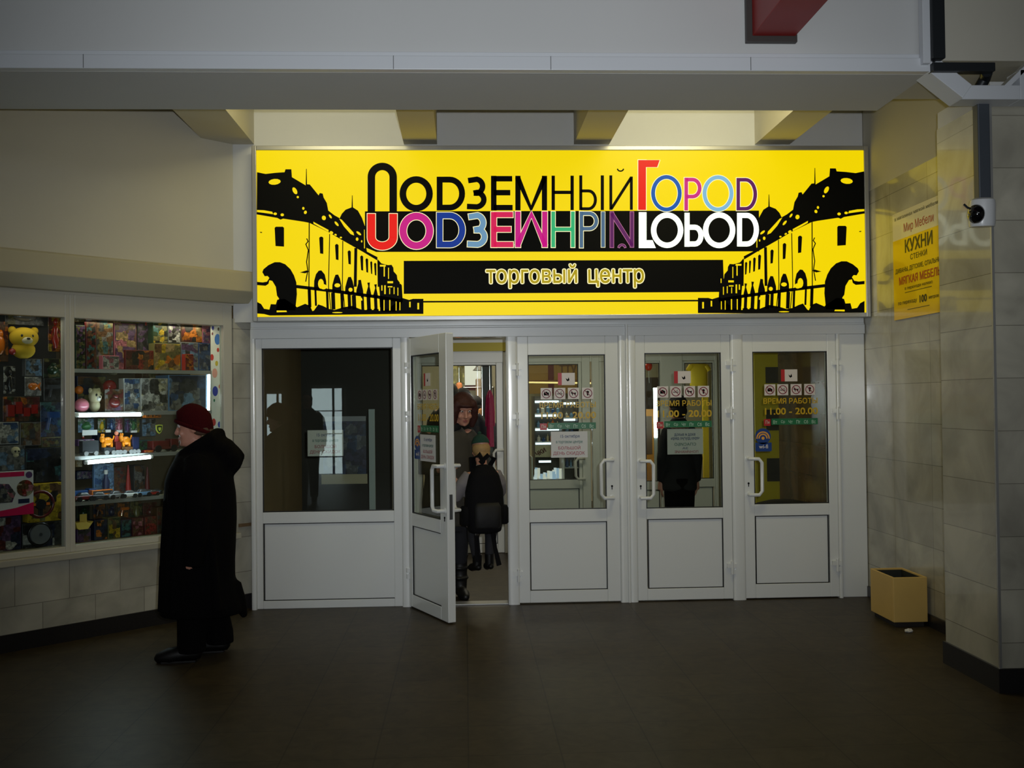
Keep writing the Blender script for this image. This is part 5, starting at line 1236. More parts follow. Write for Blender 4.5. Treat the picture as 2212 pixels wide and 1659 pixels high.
# knitted hat: a close dome with a turned-up edge, lower at the back
mb = MB(); rows = []
for z_, a_, yf, yb2 in ((-.01, .083, -.104, .118), (.03, .088, -.110, .122), (.06, .086, -.106, .120), (.10, .076, -.088, .106), (.13, .055, -.060, .078), (.148, .028, -.026, .04), (.152, .008, -.006, .014)):
    rows.append((z_, a_, yf, yb2))
mb.stack(rows, 28, pw=2.1)
sh_ = []
for x, y, z in mb.v: sh_.append((x, y-.02, 1.452+z+(.045*(-y/.11) if z < .07 else .02*(-y/.11))))
mb.v = sh_
KNIT = mat('hat_dark_red', (62, 10, 14), .95, bump=.6, scale=120, var=.2, spec=.1)
mb.build('knitted_hat', KNIT, P1, smooth=80, local=True)
mb = MB()
pts = [(.088*cos(t_), -.015+.115*sin(t_), 1.452+.042*(-sin(t_))) for t_ in [2*pi*i/24 for i in range(25)]]
mb.tube(pts, .014, 8).build('hat_edge', KNIT, P1, smooth=80, local=True)
mb = MB(); mb.ell((.062, .03, 1.43), (.018, .05, .03)).ell((-.062, .03, 1.43), (.018, .05, .03)).ell((0, .075, 1.42), (.06, .03, .04)).build('hair', mat('hair_brown', (74, 52, 36), .7), P1, smooth=80, local=True)
mb = MB()
for s_, fy in ((1, -.06), (-1, .09)):
    mb.tube([(s_*.10, .02, .60), (s_*.10, (.0+fy)/2+.01, .36), (s_*.102, fy+.03, .12), (s_*.102, fy+.03, .055)], [.115, .10, .088, .09], 16)
mb.stack([(.4, .16, -.12, .14), (.66, .17, -.13, .14)], 16)
remesh(mb.build('trousers', TROUS, P1, local=True), .012, 3)
for s_, fy in ((1, -.06), (-1, .09)):
    mb = MB(); foot(mb, (s_*.10, fy+.055, .0), (s_*.115, fy-.155, .0), .085, .05)
    mb.build('shoe', SHOEB, P1, smooth=80, local=True)
    MB().box(s_*.11-.04, s_*.11+.04, fy-.15, fy+.06, -.004, .012).build('shoe_sole', SHOEB, P1, bevel=.005, local=True)

# ---- woman coming through the open door
b0 = onY(968, 1000, 8.27); b0.z = 0
P2 = root('person', b0, 'red-haired person in dark grey coat looking down in the open doorway', 'person', rotz=radians(10))
mb = MB(); HC = (.115, -.07, 1.53)
M2 = head_vol(mb, HC, .99, tilt=radians(-22) * -1, turn=radians(6))
mb.tube([(0, .0, 1.30), (.045, -.02, 1.40), (.09, -.05, 1.465)], [.075, .055, .052], 14)
mb.stack([(.70, .15, -.11, .12), (.86, .17, -.12, .13), (1.05, .14, -.10, .11), (1.22, .165, -.11, .11), (1.34, .165, -.08, .08), (1.39, .08, -.05, .06)], 20)
for s_, fy in ((1, .05), (-1, -.05)):
    mb.tube([(s_*.09, .0, .82), (s_*.095, fy*.5-.01, .46), (s_*.095, fy, .08)], [.08, .045, .03], 12)
    foot(mb, (s_*.095, fy+.05, .005), (s_*.11, fy-.12, .005))
mb.tube([(-.17, 0, 1.32), (-.22, -.03, 1.08), (-.10, -.22, 1.06)], [.055, .044, .03], 10, round_=True)
hand_vol(mb, (-.10, -.22, 1.06), (.75, -.5, .18), (.3, .2, -1), .92, .3, 1)
mb.tube([(.17, 0, 1.32), (.25, -.04, 1.08), (.20, -.24, .92)], [.055, .044, .03], 10, round_=True)
hand_vol(mb, (.20, -.24, .92), (-.7, -.35, -.05), (0, 0, 1), .92, .5, 1)
remesh(mb.build('body', SKIN, P2, local=True), .0075, 2)
eyes(P2, M2)
mb = MB(); mb.ell((0, .018, .045), (.096, .11, .096), 20, 14).ell((0, .07, -.02), (.092, .065, .10))
for s_ in (-1, 1): mb.tube([(s_*.066, -.045, .075), (s_*.08, -.045, .02), (s_*.086, -.03, -.06), (s_*.078, -.04, -.12)], [.032, .036, .04, .024], 10, round_=True)
mb.tube([(-.065, -.068, .066), (-.03, -.09, .07), (.02, -.094, .068), (.065, -.07, .06)], [.012, .014, .014, .012], 10, round_=True)
mb.v = [tuple(M2 @ Vector(v)) for v in mb.v]
remesh(mb.build('hair', mat('hair_auburn', (62, 26, 18), .7, var=.4, scale=60, bump=.5), P2, local=True), .009, 2)
CGREY = mat('coat_dark_grey', (62, 58, 50), .85, var=.15, scale=14, bump=.2)
mb = MB()
mb.stack([(.60, .215, -.17, .18), (.62, .22, -.175, .185), (.80, .215, -.165, .175), (.98, .19, -.14, .155), (1.15, .20, -.15, .15), (1.30, .205, -.125, .13), (1.37, .13, -.09, .10), (1.42, .09, -.075, .085)], 30)
mb.tube([(-.15, 0, 1.33), (-.215, .0, 1.25), (-.25, -.04, 1.07), (-.11, -.21, 1.06)], [.07, .072, .068, .05], 14)
mb.tube([(.15, 0, 1.33), (.215, .0, 1.25), (.28, -.05, 1.07), (.215, -.23, .93)], [.07, .072, .068, .05], 14)
remesh(mb.build('coat', CGREY, P2, local=True), .012, 3)
mb = MB(); mb.tube([(0, -.085, 1.37), (.07, -.06, 1.40), (.09, .01, 1.43), (0, .08, 1.44), (-.09, .01, 1.43), (-.07, -.06, 1.40), (0, -.085, 1.37)], [.035, .04, .042, .045, .042, .04, .035], 10)
remesh(mb.build('fur_collar', mat('fur_black', (18, 17, 18), .95, bump=1, scale=90), P2, local=True), .01, 2)
MB().tube([(.01, -.135, 1.32), (.012, -.162, 1.1), (.012, -.17, .85), (.012, -.18, .63)], .006, 6).build('coat_zip', mat('zip_black', (30, 30, 32), .4), P2, local=True)
mb = MB()
for s_, fy in ((1, .05), (-1, -.05)):
    mb.tube([(s_*.09, .0, .72), (s_*.095, fy*.5-.01, .46), (s_*.095, fy, .28)], [.095, .070, .06], 14)
mb.stack([(.55, .16, -.10, .12), (.72, .17, -.11, .13)], 16)
remesh(mb.build('trousers', mat('trousers_dark', (30, 30, 36), .85), P2, local=True), .012, 2)
for s_, fy in ((1, .05), (-1, -.05)):
    mb = MB(); mb.tube([(s_*.095, fy, .36), (s_*.096, fy+.004, .26), (s_*.098, fy+.01, .12), (s_*.098, fy+.01, .04)], [.068, .062, .058, .052], 14)
    for z_ in (.34, .24, .16): mb.lathe([(.045, -.014), (.074, -.004), (.074, .006), (.045, .014)], (s_*.096, fy+.004, z_), 16)
    foot(mb, (s_*.098, fy+.055, 0), (s_*.115, fy-.15, 0), .08, .046)
    remesh(mb.build('boot', mat('boot_black', (16, 15, 16), .5), P2, local=True), .009, 2)

# ---- child carried in front of her, seen from behind, with a dark rucksack
b0 = onY(1042, 1000, 7.86); b0.z = .30
P3 = root('person', b0, 'child in grey jacket and green hat, seen from behind, carried in the doorway', 'person', rotz=radians(205))
mb = MB(); M3 = head_vol(mb, (.0, -.03, .925), .80, tilt=radians(8))
mb.tube([(0, .0, .74), (0, -.01, .80), (0, -.02, .85)], [.055, .042, .042], 12)
mb.stack([(.36, .105, -.08, .09), (.48, .11, -.085, .09), (.62, .11, -.085, .08), (.73, .115, -.07, .07), (.78, .06, -.045, .05)], 18)
for s_, kx in ((1, .0), (-1, .015)):
    mb.tube([(s_*.06, .0, .42), (s_*.075, -.02, .25), (s_*.06+kx, .01, .06)], [.058, .038, .026], 10)
    foot(mb, (s_*.06+kx, .03, .0), (s_*.075+kx, -.07, -.01), .05, .026)
mb.tube([(.115, 0, .72), (.175, -.05, .58), (.16, -.14, .66)], [.038, .03, .022], 10, round_=True); hand_vol(mb, (.16, -.14, .66), (-.2, -.8, .5), (-1, 0, 0), .6, .4, 1)
mb.tube([(-.115, 0, .72), (-.165, -.06, .60), (-.13, -.15, .66)], [.038, .03, .022], 10, round_=True); hand_vol(mb, (-.13, -.15, .66), (.2, -.8, .5), (1, 0, 0), .6, .4, -1)
remesh(mb.build('body', SKIN, P3, local=True), .0065, 2)
eyes(P3, M3)
mb = MB(); mb.ell((0, .018, .0), (.088, .092, .085), 18, 12).ell((0, .05, -.045), (.074, .05, .05)); mb.v = [tuple(M3 @ Vector(v)) for v in mb.v]
mb.build('hair', mat('hair_blond', (166, 132, 84), .7, var=.3, scale=60), P3, smooth=80, local=True)
mb = MB(); mb.stack([(.055, .086, -.090, .108), (.085, .078, -.085, .102), (.12, .058, -.062, .082), (.14, .03, -.03, .045), (.146, .008, -.008, .012)], 22); mb.ell((0, .0, .155), .02); mb.v = [tuple(M3 @ Vector(v)) for v in mb.v]
mb.build('green_hat', mat('hat_green', (24, 62, 50), .9, bump=.5, scale=100), P3, smooth=80, local=True)
mb = MB(); mb.stack([(.33, .135, -.11, .115), (.35, .142, -.115, .12), (.5, .14, -.115, .115), (.65, .138, -.11, .10), (.74, .125, -.085, .085), (.79, .07, -.055, .06), (.81, .055, -.05, .055)], 26)
mb.tube([(.105, 0, .735), (.16, -.02, .66), (.20, -.05, .57), (.165, -.13, .65)], [.055, .056, .052, .04], 12)
mb.tube([(-.105, 0, .735), (-.155, -.02, .66), (-.19, -.06, .59), (-.135, -.14, .65)], [.055, .056, .052, .04], 12)
remesh(mb.build('jacket', mat('jacket_grey', (128, 122, 124), .8, bump=.2, scale=30), P3, local=True), .010, 3)
mb = MB()
for s_, kx in ((1, .0), (-1, .015)): mb.tube([(s_*.06, .0, .40), (s_*.075, -.02, .25), (s_*.06+kx, .01, .085)], [.075, .046, .034], 12)
remesh(mb.build('trousers', mat('trousers_dark', (30, 30, 36), .85), P3, local=True), .009, 2)
for s_, kx in ((1, .0), (-1, .015)):
    mb = MB(); foot(mb, (s_*.06+kx, .035, -.005), (s_*.075+kx, -.08, -.01), .06, .03); mb.tube([(s_*.06+kx, .012, .12), (s_*.06+kx, .012, .03)], [.036, .034], 12)
    mb.build('shoe', SHOEB, P3, smooth=80, local=True)
# rucksack
q0 = onY(1046, 1075, 7.66)
r = root('rucksack', q0, 'black rucksack with dangling straps on the back of the carried child', 'rucksack', rotz=radians(14))
BAG = mat('bag_black', (9, 8, 11), .85, bump=.3, scale=25, spec=.2)
mb = MB(); mb.stack([(-.265, .09, -.06, .05), (-.25, .125, -.085, .07), (-.12, .148, -.10, .085), (.05, .145, -.095, .085), (.17, .115, -.075, .075), (.235, .07, -.045, .05), (.25, .03, -.02, .02)], 26, pw=2.6)
remesh(mb.build('bag_body', BAG, r, local=True), .012, 3)
mb = MB(); mb.stack([(-.22, .085, -.125, -.07), (-.205, .10, -.135, -.07), (-.06, .10, -.135, -.07), (-.03, .085, -.115, -.07)], 20, pw=3); mb.build('front_pocket', mat('bag_black_shiny', (11, 10, 13), .7, bump=.2, scale=25), r, smooth=60, local=True)
for s_ in (-1, 1): MB().stack([(-.2, .03, -.05, .05), (-.19, .04, -.06, .06), (-.08, .04, -.06, .06), (-.06, .03, -.05, .05)], 14).build('side_pocket', BAG, r, smooth=60, local=True).location = (s_*.145, 0, 0)
MB().tube([(-.075, .03, .20), (-.09, .0, .30), (-.04, -.02, .325), (.0, .0, .26)], .02, 8, sq=(1.3, .5)).build('shoulder_strap', BAG, r, smooth=60, local=True)
MB().tube([(.05, .03, .23), (.08, .0, .29), (.03, -.02, .32), (-.03, .0, .26)], .016, 8, sq=(1.3, .5)).build('grab_loop', BAG, r, smooth=60, local=True)
for x_, L, dx in ((-.07, .235, .008), (.055, .27, .05)):
    MB().tube([(x_, -.03, -.24), (x_+dx*.4, -.02, -.24-L*.5), (x_+dx, -.02, -.24-L)], [.012, .010, .013], 8, sq=(1.5, .4)).build('hanging_strap', BAG, r, smooth=60, local=True)
MB().box(-.085, -.055, -.05, -.035, -.275, -.255).build('buckle', CHROME, r, bevel=.004, local=True)

# ---- dark-clad person behind the third closed door, back turned
def back_person(px, y, label, H=1.68, jack=(17, 17, 19), rot=180, arms=.24, hairc=(20, 17, 15), hat=None, wide=1.0, group=None):
    b0 = onY(px, 1000, y); b0.z = 0; k = H/1.68
    P = root('person', b0, label, 'person', rotz=radians(rot), group=group); Z = lambda z: z*k
    mb = MB(); Mh = head_vol(mb, (0, -.03, Z(1.56)), k)
    mb.tube([(0, .0, Z(1.36)), (0, -.01, Z(1.42)), (0, -.02, Z(1.49))], [.07, .058, .056], 12)
    mb.stack([(Z(.78), .15*wide, -.10*wide, .12*wide), (Z(.92), .17*wide, -.11*wide, .13*wide), (Z(1.1), .15*wide, -.10*wide, .11*wide), (Z(1.28), .18*wide, -.12*wide, .11*wide), (Z(1.38), .17*wide, -.08, .08), (Z(1.42), .08, -.05, .06)], 20)
    for s_ in (-1, 1):
        mb.tube([(s_*.09*wide, 0, Z(.86)), (s_*.10*wide, -.01, Z(.48)), (s_*.10*wide, .0, Z(.08))], [.085*wide, .055*wide, .038], 12); foot(mb, (s_*.10*wide, .05, .005), (s_*.12*wide, -.13, .005))
        mb.tube([(s_*.17*wide, 0, Z(1.36)), (s_*arms, .03, Z(1.10)), (s_*(arms+.005), -.03, Z(.86))], [.05*wide, .042*wide, .03], 10, round_=True); hand_vol(mb, (s_*(arms+.005), -.03, Z(.86)), (0, -.1, -1), (-s_, 0, 0), .95, .35, -s_)
    remesh(mb.build('body', SKIN, P, local=True), .009, 2); eyes(P, Mh)
    mb = MB(); mb.ell((0, .02, .04), (.088, .10, .092), 18, 12).ell((0, .06, -.03), (.08, .055, .07)); mb.v = [tuple(Mh @ Vector(v)) for v in mb.v]
    mb.build('hair', mat('hair_%d_%d' % (hairc[0], hairc[1]), hairc, .8), P, smooth=80, local=True)
    if hat:
        mb = MB(); mb.stack([(.03, .092, -.10, .115), (.08, .085, -.09, .11), (.12, .06, -.06, .08), (.14, .02, -.02, .03)], 22); mb.v = [tuple(Mh @ Vector(v)) for v in mb.v]
        mb.build('hat', mat('hat_%d' % hat[0], hat, .9), P, smooth=80, local=True)
    mb = MB(); mb.stack([(Z(.77), .215, -.15, .17), (Z(.80), .225, -.16, .18), (Z(.95), .215, -.15, .165), (Z(1.12), .20, -.14, .15), (Z(1.3), .21, -.13, .13), (Z(1.4), .15, -.09, .10), (Z(1.46), .085, -.07, .08)], 28)
    mb.v = [(x*wide, y*wide, z) for x, y, z in mb.v]
    for s_ in (-1, 1): mb.tube([(s_*.14*wide, 0, Z(1.36)), (s_*(arms-.03), .01, Z(1.28)), (s_*(arms+.01), .03, Z(1.08)), (s_*(arms+.01), -.02, Z(.86))], [.075*wide, .074*wide, .068*wide, .056*wide], 14)
    remesh(mb.build('jacket', mat('jacket_%d_%d' % (jack[0], jack[2]), jack, .85, bump=.2, scale=30), P, local=True), .012, 3)
    mb = MB()
    for s_ in (-1, 1): mb.tube([(s_*.095*wide, 0, Z(.80)), (s_*.103*wide, -.01, Z(.48)), (s_*.103*wide, .0, .07)], [.108*wide, .082*wide, .066*wide], 14)
    mb.stack([(Z(.74), .17*wide, -.11, .13), (Z(.9), .17*wide, -.11, .13)], 16); remesh(mb.build('trousers', TROUS, P, local=True), .012, 2)
    for s_ in (-1, 1):
        mb = MB(); foot(mb, (s_*.10*wide, .06, 0), (s_*.12*wide, -.155, 0), .085, .045); mb.build('shoe', SHOEB, P, smooth=80, local=True)
    return P
back_person(1467, 9.35, 'person in black jacket and trousers, back turned, behind the middle closed door', 1.63, arms=.155, wide=.72)
back_person(1003, 12.2, 'shopper in dark hat and navy jacket deep in the shop, above the red-haired head', 1.74, (24, 26, 40), 200, hat=(26, 22, 24), group='shoppers deep in the shop')
back_person(972, 11.7, 'shopper in black coat beside the open door edge, deep in the shop', 1.80, (16, 18, 24), 150, hairc=(26, 24, 26), group='shoppers deep in the shop')
back_person(1028, 13.2, 'shopper in grey blue jacket with dark hair, farthest back in the shop', 1.66, (44, 44, 56), 170, hairc=(34, 30, 32), group='shoppers deep in the shop')

# ================================================================== THE SHOP BEYOND THE INNER DOORS
struct(MB().box(-5, 6, 16.0, 16.2, 0, 3.3).build('wall_far_shop', mat('shop_cream_wall', (214, 204, 176), .7, var=.05)))
struct(MB().box(-5, -4.8, 10.8, 16, 0, 3.3).build('wall_left_shop', mat('shop_cream_wall', (214, 204, 176), .7)))
struct(MB().box(5.8, 6, 10.8, 16, 0, 3.3).build('wall_right_shop', mat('shop_cream_wall', (214, 204, 176), .7)))
def ybox(px0, py0, px1, py1, y, d): a = rectY(px0, py0, px1, py1, y); return (a[0], a[1], y, y+d, a[2], a[3])
# lit white panel, its red rail, the yellow-green poster
a = ybox(1004, 786, 1044, 832, 15.6, .12)
r = root('lit_wall_panel', ((a[0]+a[1])/2, 15.6, a[4]), 'bright white lit panel high on the far shop wall', 'light panel')
MB().box(*a).build('panel_box', mat('panel_lit', (250, 246, 228), .5, emit=.9), r); MB().box(a[0], a[1], 15.58, 15.7, a[4]-.08, a[4]-.0).build('red_rail', tm('dred'), r)
a = ybox(978, 788, 1003, 830, 15.0, .03)
r = root('fashion_poster', ((a[0]+a[1])/2, 15, a[4]), 'yellow green hanging poster with a figure, left of the lit panel', 'poster')
MB().box(a[0]+.02, a[0]+.025, 15.01, 15.015, a[5], 3.2).box(a[1]-.025, a[1]-.02, 15.01, 15.015, a[5], 3.2).build('hanging_cord', CHROME, r)
MB().box(*a).build('poster_sheet', printed('fashion_print', [(196, 190, 90), (210, 204, 120), (150, 140, 60), (206, 200, 110)], 7, 4), r)
W = a[1]-a[0]; MB().stack([(a[4]+.02, W*.14, -.004, .0), (a[4]+.14, W*.2, -.004, 0), (a[4]+.19, W*.08, -.004, 0)], 12).ell((0, -.002, a[4]+.235), (W*.12, .003, .035)).build('printed_figure', tm('olive'), r, local=True).location = (W*.15, -.001, -a[4])
p = onY(1035, 800, 14.2)
r = root('pendant_lamp', (p.x, p.y, p.z), 'small grey bell-shaped pendant lamp before the lit panel', 'lamp')
MB().lathe([(.012, .16), (.03, .14), (.05, .04), (.09, .0), (.085, -.004), (.001, .03)], n=18).build('bell_shade', tm('grey'), r, smooth=50, local=True)
MB().tube([(0, 0, .16), (0, 0, 3.2-p.z)], .006, 6).build('cord', tm('black'), r, local=True)
a = ybox(1042, 786, 1056, 1195, 12.6, .4); struct(MB().box(a[0], a[1]+.05, a[2], a[3], 0, 3.2).build('pillar_shop', mat('shop_dark_pillar', (26, 28, 32), .4)))
a = ybox(1028, 818, 1044, 862, 14.6, .4); tag(MB().box(a[0], a[1], a[2], a[3], 0, a[5]).build('pale_cupboard', mat('cupboard_pale', (190, 170, 150), .6), bevel=.01), 'pale upright cupboard beside the dark pillar in the shop', 'cupboard')
# pink tinsel garment hanging beside the inner door, and other clothes on a rail
def garment(px0, py0, px1, py1, y, c, label, slv=True):
    a = rectY(px0, py0, px1, py1, y); W, H = a[1]-a[0], a[3]-a[2]
    r = root('hanging_garment', ((a[0]+a[1])/2, y, a[2]), label, 'garment', group='garments hanging in the shop')
    MB().stack([(0, W*.5, -.05, .05), (H*.35, W*.44, -.05, .05), (H*.75, W*.42, -.045, .045), (H*.93, W*.36, -.04, .04), (H, W*.12, -.02, .02)], 20).build('garment_cloth', c, r, smooth=60, local=True)
    if slv:
        for s_ in (-1, 1): MB().tube([(s_*W*.34, 0, H*.9), (s_*W*.5, 0, H*.62), (s_*W*.52, 0, H*.36)], [W*.12, W*.12, W*.09], 10).build('sleeve', c, r, smooth=60, local=True)
    MB().tube([(0, 0, H), (0, 0, 3.2-a[2])], .004, 6).build('hanging_cord', CHROME, r, local=True)
garment(1050, 842, 1067, 965, 11.3, mat('tinsel_pink', (190, 20, 96), .35, bump=1, scale=40), 'bright pink glittering garment hanging just inside the inner door')
garment(1018, 860, 1046, 880, 13.6, mat('cloth_orange', (200, 110, 50), .7, bump=.5, scale=20), 'orange garment hanging right of the red-haired head', False)
garment(1032, 882, 1050, 898, 12.9, mat('cloth_peach', (216, 150, 96), .7), 'peach garment hanging low beside the pink glittering one', False)
garment(1036, 898, 1049, 962, 12.4, mat('cloth_dark_green', (30, 44, 34), .8), 'dark green garment hanging left of the pink glittering one')
garment(984, 826, 1000, 850, 14.0, mat('cloth_flame', (226, 140, 90), .6, emit=0), 'pale orange garment on display under the yellow green poster', False)
p0, p1 = onY(1000, 836, 13.85), onY(1066, 836, 13.85)
r = root('garment_rail', (p0.x, 13.85, 1.7), 'chrome clothes rail behind the inner door', 'rail'); MB().tube([(p0.x, 13.85, 1.78), (p1.x, 13.85, 1.78)], .012, 8).tube([(p0.x, 13.85, 0), (p0.x, 13.85, 1.79)], .012, 8).tube([(p1.x, 13.85, 0), (p1.x, 13.85, 1.79)], .012, 8).build('rail_tube', CHROME, r)
# jewellery stand and the shelf case seen through the closed door beside the open one
LIT = mat('case_light', (226, 240, 255), .5, emit=2.6)
a = rectY(1152, 998, 1216, 1036, 11.9)
r = root('jewellery_counter', ((a[0]+a[1])/2, 11.9, 0), 'low glass counter full of sparkling jewellery behind the closed door', 'counter')
W = a[1]-a[0]; MB().box(a[0]-.02, a[1]+.02, 11.9, 12.4, 0, a[2]-.02).build('counter_base', mat('counter_brown', (76, 58, 42), .5), r, bevel=.006)
MB().box(a[0]-.02, a[1]+.02, 11.9, 12.4, a[2]-.02, a[2]).box(a[0]-.02, a[0]-.005, 11.9, 12.4, a[2], a[3]+.06).box(a[1]+.005, a[1]+.02, 11.9, 12.4, a[2], a[3]+.06).build('counter_frame', ALU, r)
MB().box(a[0]+.1, a[1]-.1, 12.36, 12.38, a[3]-.035, a[3]-.01).build('light_strip', LIT, r)
random.seed(11)
for k in range(26):
    x_ = a[0]+.02+(W-.04)*((k*7) % 26)/25; y_ = 11.94+.07*(k % 5); h_ = .03+.03*(k % 4)
    o = MB().box(-.016, .016, -.006, .006, 0, h_).lathe([(.004, -.008), (.009, -.006), (.004, -.004)], (0, 0, h_*.6), 10, axis='y').build('jewellery_card', mat('glow_jewel_%d' % (k % 3), ((232, 240, 250), (170, 196, 226), (240, 236, 226))[k % 3], .2, emit=.9), smooth=30)  # cards glow by themselves in place of jewellery sparkling under the strip
    o.location = (x_, y_, a[2]+.001)
    tag(o, 'small sparkling jewellery card standing in the low glass counter', 'jewellery card', 'jewellery cards in the low counter')
a = rectY(1155, 855, 1212, 990, 13.2)
def shelf_case(px0, py0, px1, py1, y, rows, label, cols, grp, seed):
    a = rectY(px0, py0, px1, py1, y); r = root('display_case', ((a[0]+a[1])/2, y, 0), label, 'display case', group='lit display cases in the shop'); random.seed(seed)
    MB().box(a[0], a[1], y+.34, y+.37, 0, a[3]+.04).box(a[0]-.02, a[0], y, y+.37, 0, a[3]+.04).box(a[1], a[1]+.02, y, y+.37, 0, a[3]+.04).build('case_body', mat('case_grey', (90, 84, 78), .5), r)
    n = rows; hs = (a[3]-a[2])/n
    for k in range(n):
        z = a[2]+hs*k; MB().box(a[0], a[1], y, y+.34, z-.01, z).build('case_shelf', mat('case_shelf', (200, 206, 210), .3), r)
        MB().box(a[0]+.01, a[1]-.01, y+.30, y+.325, z+hs-.05, z+hs-.02).build('shelf_light', LIT, r)
        x_ = a[0]+.02
        while x_ < a[1]-.05:
            w_ = random.uniform(.03, .06); h_ = hs*random.uniform(.3, .62); c = random.choice(cols)
            o = MB().lathe([(.001, 0), (w_*.4, 0), (w_*.45, h_*.6), (w_*.18, h_*.75), (w_*.18, h_), (.001, h_)], n=12).build('small_ware', tm(c, .2, .4), smooth=40)
            o.location = (x_+w_/2, y+.06, z+.001); tag(o, grp[1], 'ware', grp[0]); x_ += w_+.012
shelf_case(1156, 862, 1214, 985, 13.2, 4, 'brightly lit shelf case of small wares behind the closed door, its left one', ['white', 'lblue', 'cream', 'orange', 'blue'], ('small wares in the left lit case', 'small ware standing in the left brightly lit shelf case'), 3)
shelf_case(1218, 866, 1250, 1010, 13.6, 4, 'brightly lit shelf case of small wares right of the other lit case', ['white', 'lblue', 'white', 'dgrey', 'blue'], ('small wares in the right lit case', 'small ware standing in the right brightly lit shelf case'), 5)
a = ybox(1140, 784, 1262, 850, 15.2, .1)
r = root('shop_fascia', ((a[0]+a[1])/2, 15.2, a[4]), 'brown and ochre shop fascia board with dark capitals over the lit cases', 'sign')
MB().box(a[0]+.1, a[0]+.115, 15.24, 15.255, a[5], 3.2).box(a[1]-.115, a[1]-.1, 15.24, 15.255, a[5], 3.2).build('hanging_rod', CHROME, r)
MB().box(*a).build('fascia_board', mat('fascia_ochre', (150, 116, 60), .5, var=.2), r); W = a[1]-a[0]
MB().box(a[0]+W*.36, a[0]+W*.46, 15.19, 15.2, a[4], a[5]).build('fascia_stripe', tm('dred'), r)
MB().text('ТТУ', a[0]+W*.56, a[0]+W*.86, a[5]-.16, a[5]-.03, 15.192, bold=.03).build('fascia_letters', tm('brown'), r)
p0, p1 = onY(1140, 826, 14.6), onY(1308, 828, 14.6)
r = root('ceiling_light_strip', ((p0.x+p1.x)/2, 14.6, p0.z), 'long thin warm light strip glowing across the shop', 'lamp')
MB().tube([p0, p1], .012, 8).build('glowing_strip', mat('strip_warm', (255, 226, 150), .4, emit=1.6), r); MB().box(p0.x, p1.x, 14.61, 14.64, p0.z-.02, p0.z+.03).build('strip_batten', tm('brown'), r)
a = rectY(1156, 966, 1180, 984, 11.85)
r = root('price_banner', ((a[0]+a[1])/2, 11.85, a[2]), 'pale banner with slanting red letters over the jewellery counter', 'banner')
MB().box(a[0], a[1]+.05, 11.86, 11.864, a[2]-.02, a[3]+.02).build('banner_sheet', mat('banner_cream', (206, 198, 170), .5), r)
o = MB().text('ЧКИ', -.06, .06, -.025, .025, 0, bold=.04).build('banner_letters', tm('dred'), r, local=True); o.location = (0, -.002+.01, .04); o.rotation_euler = (0, radians(-28), 0)
# seen through the middle closed door: yellow shirt, orange stall, tall white light
SHY = mat('shirt_yellow', (240, 196, 30), .6)
a = rectY(1484, 783, 1534, 834, 11.6); W, H = a[1]-a[0], a[3]-a[2]
r = root('yellow_shirt', ((a[0]+a[1])/2, 11.6, a[2]), 'bright yellow shirt hung up behind the middle closed door', 'shirt')
MB().tube([(0, 0, H), (0, 0, 3.2-a[2])], .004, 6).build('hanging_cord', CHROME, r, local=True)
MB().stack([(0, W*.38, -.04, .04), (H*.6, W*.38, -.04, .04), (H*.9, W*.42, -.035, .035), (H, W*.16, -.02, .02)], 20).build('shirt_body', SHY, r, smooth=60, local=True)
for s_ in (-1, 1): MB().tube([(s_*W*.3, 0, H*.86), (s_*W*.46, 0, H*.66)], [W*.13, W*.11], 12).build('sleeve', SHY, r, smooth=60, local=True)
a = rectY(1519, 850, 1531, 1020, 11.4); tag(MB().box(a[0], a[1], 11.4, 11.44, 0, a[3]).build('yellow_post', SHY), 'narrow yellow upright post behind the middle closed door', 'post')
a = rectY(1386, 884, 1416, 1000, 11.6)
r = root('orange_stall_board', ((a[0]+a[1])/2, 11.6, a[2]), 'orange board of a stall at the left behind the middle closed door', 'board')
MB().box(a[0], a[1], 11.6, 11.64, 0, a[3]).build('stall_board', mat('stall_orange', (206, 130, 30), .5), r); MB().box(a[0]+.03, a[1]-.04, 11.59, 11.6, a[2]+.1, a[3]-.08).build('stall_print', tm('brown'), r)
a = rectY(1413, 838, 1420, 945, 11.2)
r = root('upright_tube_light', ((a[0]+a[1])/2, 11.2, 0), 'slim white upright light left of the black-clad person', 'lamp')
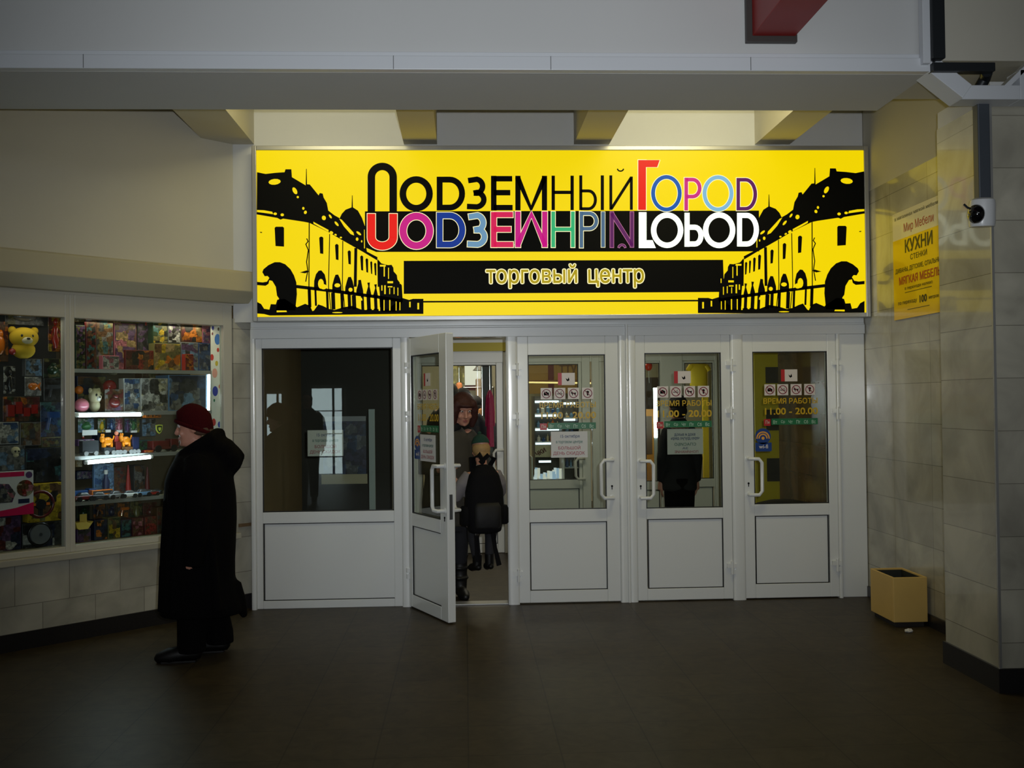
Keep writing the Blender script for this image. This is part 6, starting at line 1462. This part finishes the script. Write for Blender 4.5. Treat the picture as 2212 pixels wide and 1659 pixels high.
MB().box(a[0], a[1], 11.2, 11.23, a[2], a[3]).build('glowing_tube', MATS['tube_light'], r); MB().box(a[0], a[1], 11.21, 11.24, 0, a[2]).box(a[0]-.06, a[1]+.06, 11.15, 11.3, 0, .02).build('stand', ALU, r)
p = onY(1401, 791, 12.0); r = root('red_balloon', p, 'red balloons hung high at the left behind the middle closed door', 'balloon')
MB().ell((0, 0, 0), (.045, .045, .055), 16, 12).build('balloon_skin', mat('toy_balloon', (214, 50, 20), .15, coat=.8), r, smooth=80, local=True)
MB().tube([(0, 0, -.05), (.005, 0, -.2)], .003, 6).tube([(0, 0, .05), (0, 0, 3.2-p.z)], .002, 6).build('string', WHITE, r, local=True)
a = ybox(1395, 815, 1427, 870, 13.4, .3); tag(MB().box(*a[:4], 0, a[5]).build('brown_cabinet', mat('cabinet_brown', (70, 52, 40), .5), bevel=.01), 'brown cabinet in the shop below the red balloon', 'cabinet')
a = ybox(1530, 800, 1560, 1030, 12.5, .3); tag(MB().box(*a[:4], 0, a[5]).build('tan_cabinet', mat('cabinet_tan', (150, 128, 84), .5), bevel=.01), 'tan cabinet right of the yellow shirt', 'cabinet')

# ================================================================== THE HALL BEHIND THE PHOTOGRAPHER (seen only in the panes)
DAY = mat('daylight_pane', (214, 236, 240), .5, emit=5.0)
for i, q in enumerate(((575, 850, 612, 1082), (672, 838, 742, 1086))):
    x0, x1, z0, z1 = rectY(*q, 2*8.046+6.97)
    r = struct(root('window_%d' % (4+i), ((x0+x1)/2, -6.98, 0)))
    MB().box(x0, x1, -6.99, -6.97, z0, z1).build('window_pane', DAY, r)
    mb = MB()
    for q_ in (x0, x0+(x1-x0)*.7, x1): mb.box(q_-.025, q_+.025, -6.97, -6.93, z0, z1)
    for k in range(6): mb.box(x0, x1, -6.97, -6.95, z0+(z1-z0)*k/5-.012, z0+(z1-z0)*k/5+.012)
    mb.build('window_frame', DKMET, r)
p = onY(664, 950, 2*8.046+.6)
back_person(664, 2*8.046+.6, 'person in dark coat whose reflection stands in the wide fixed pane', 1.74, (20, 19, 18), 180).location = (p.x, -.6, 0)
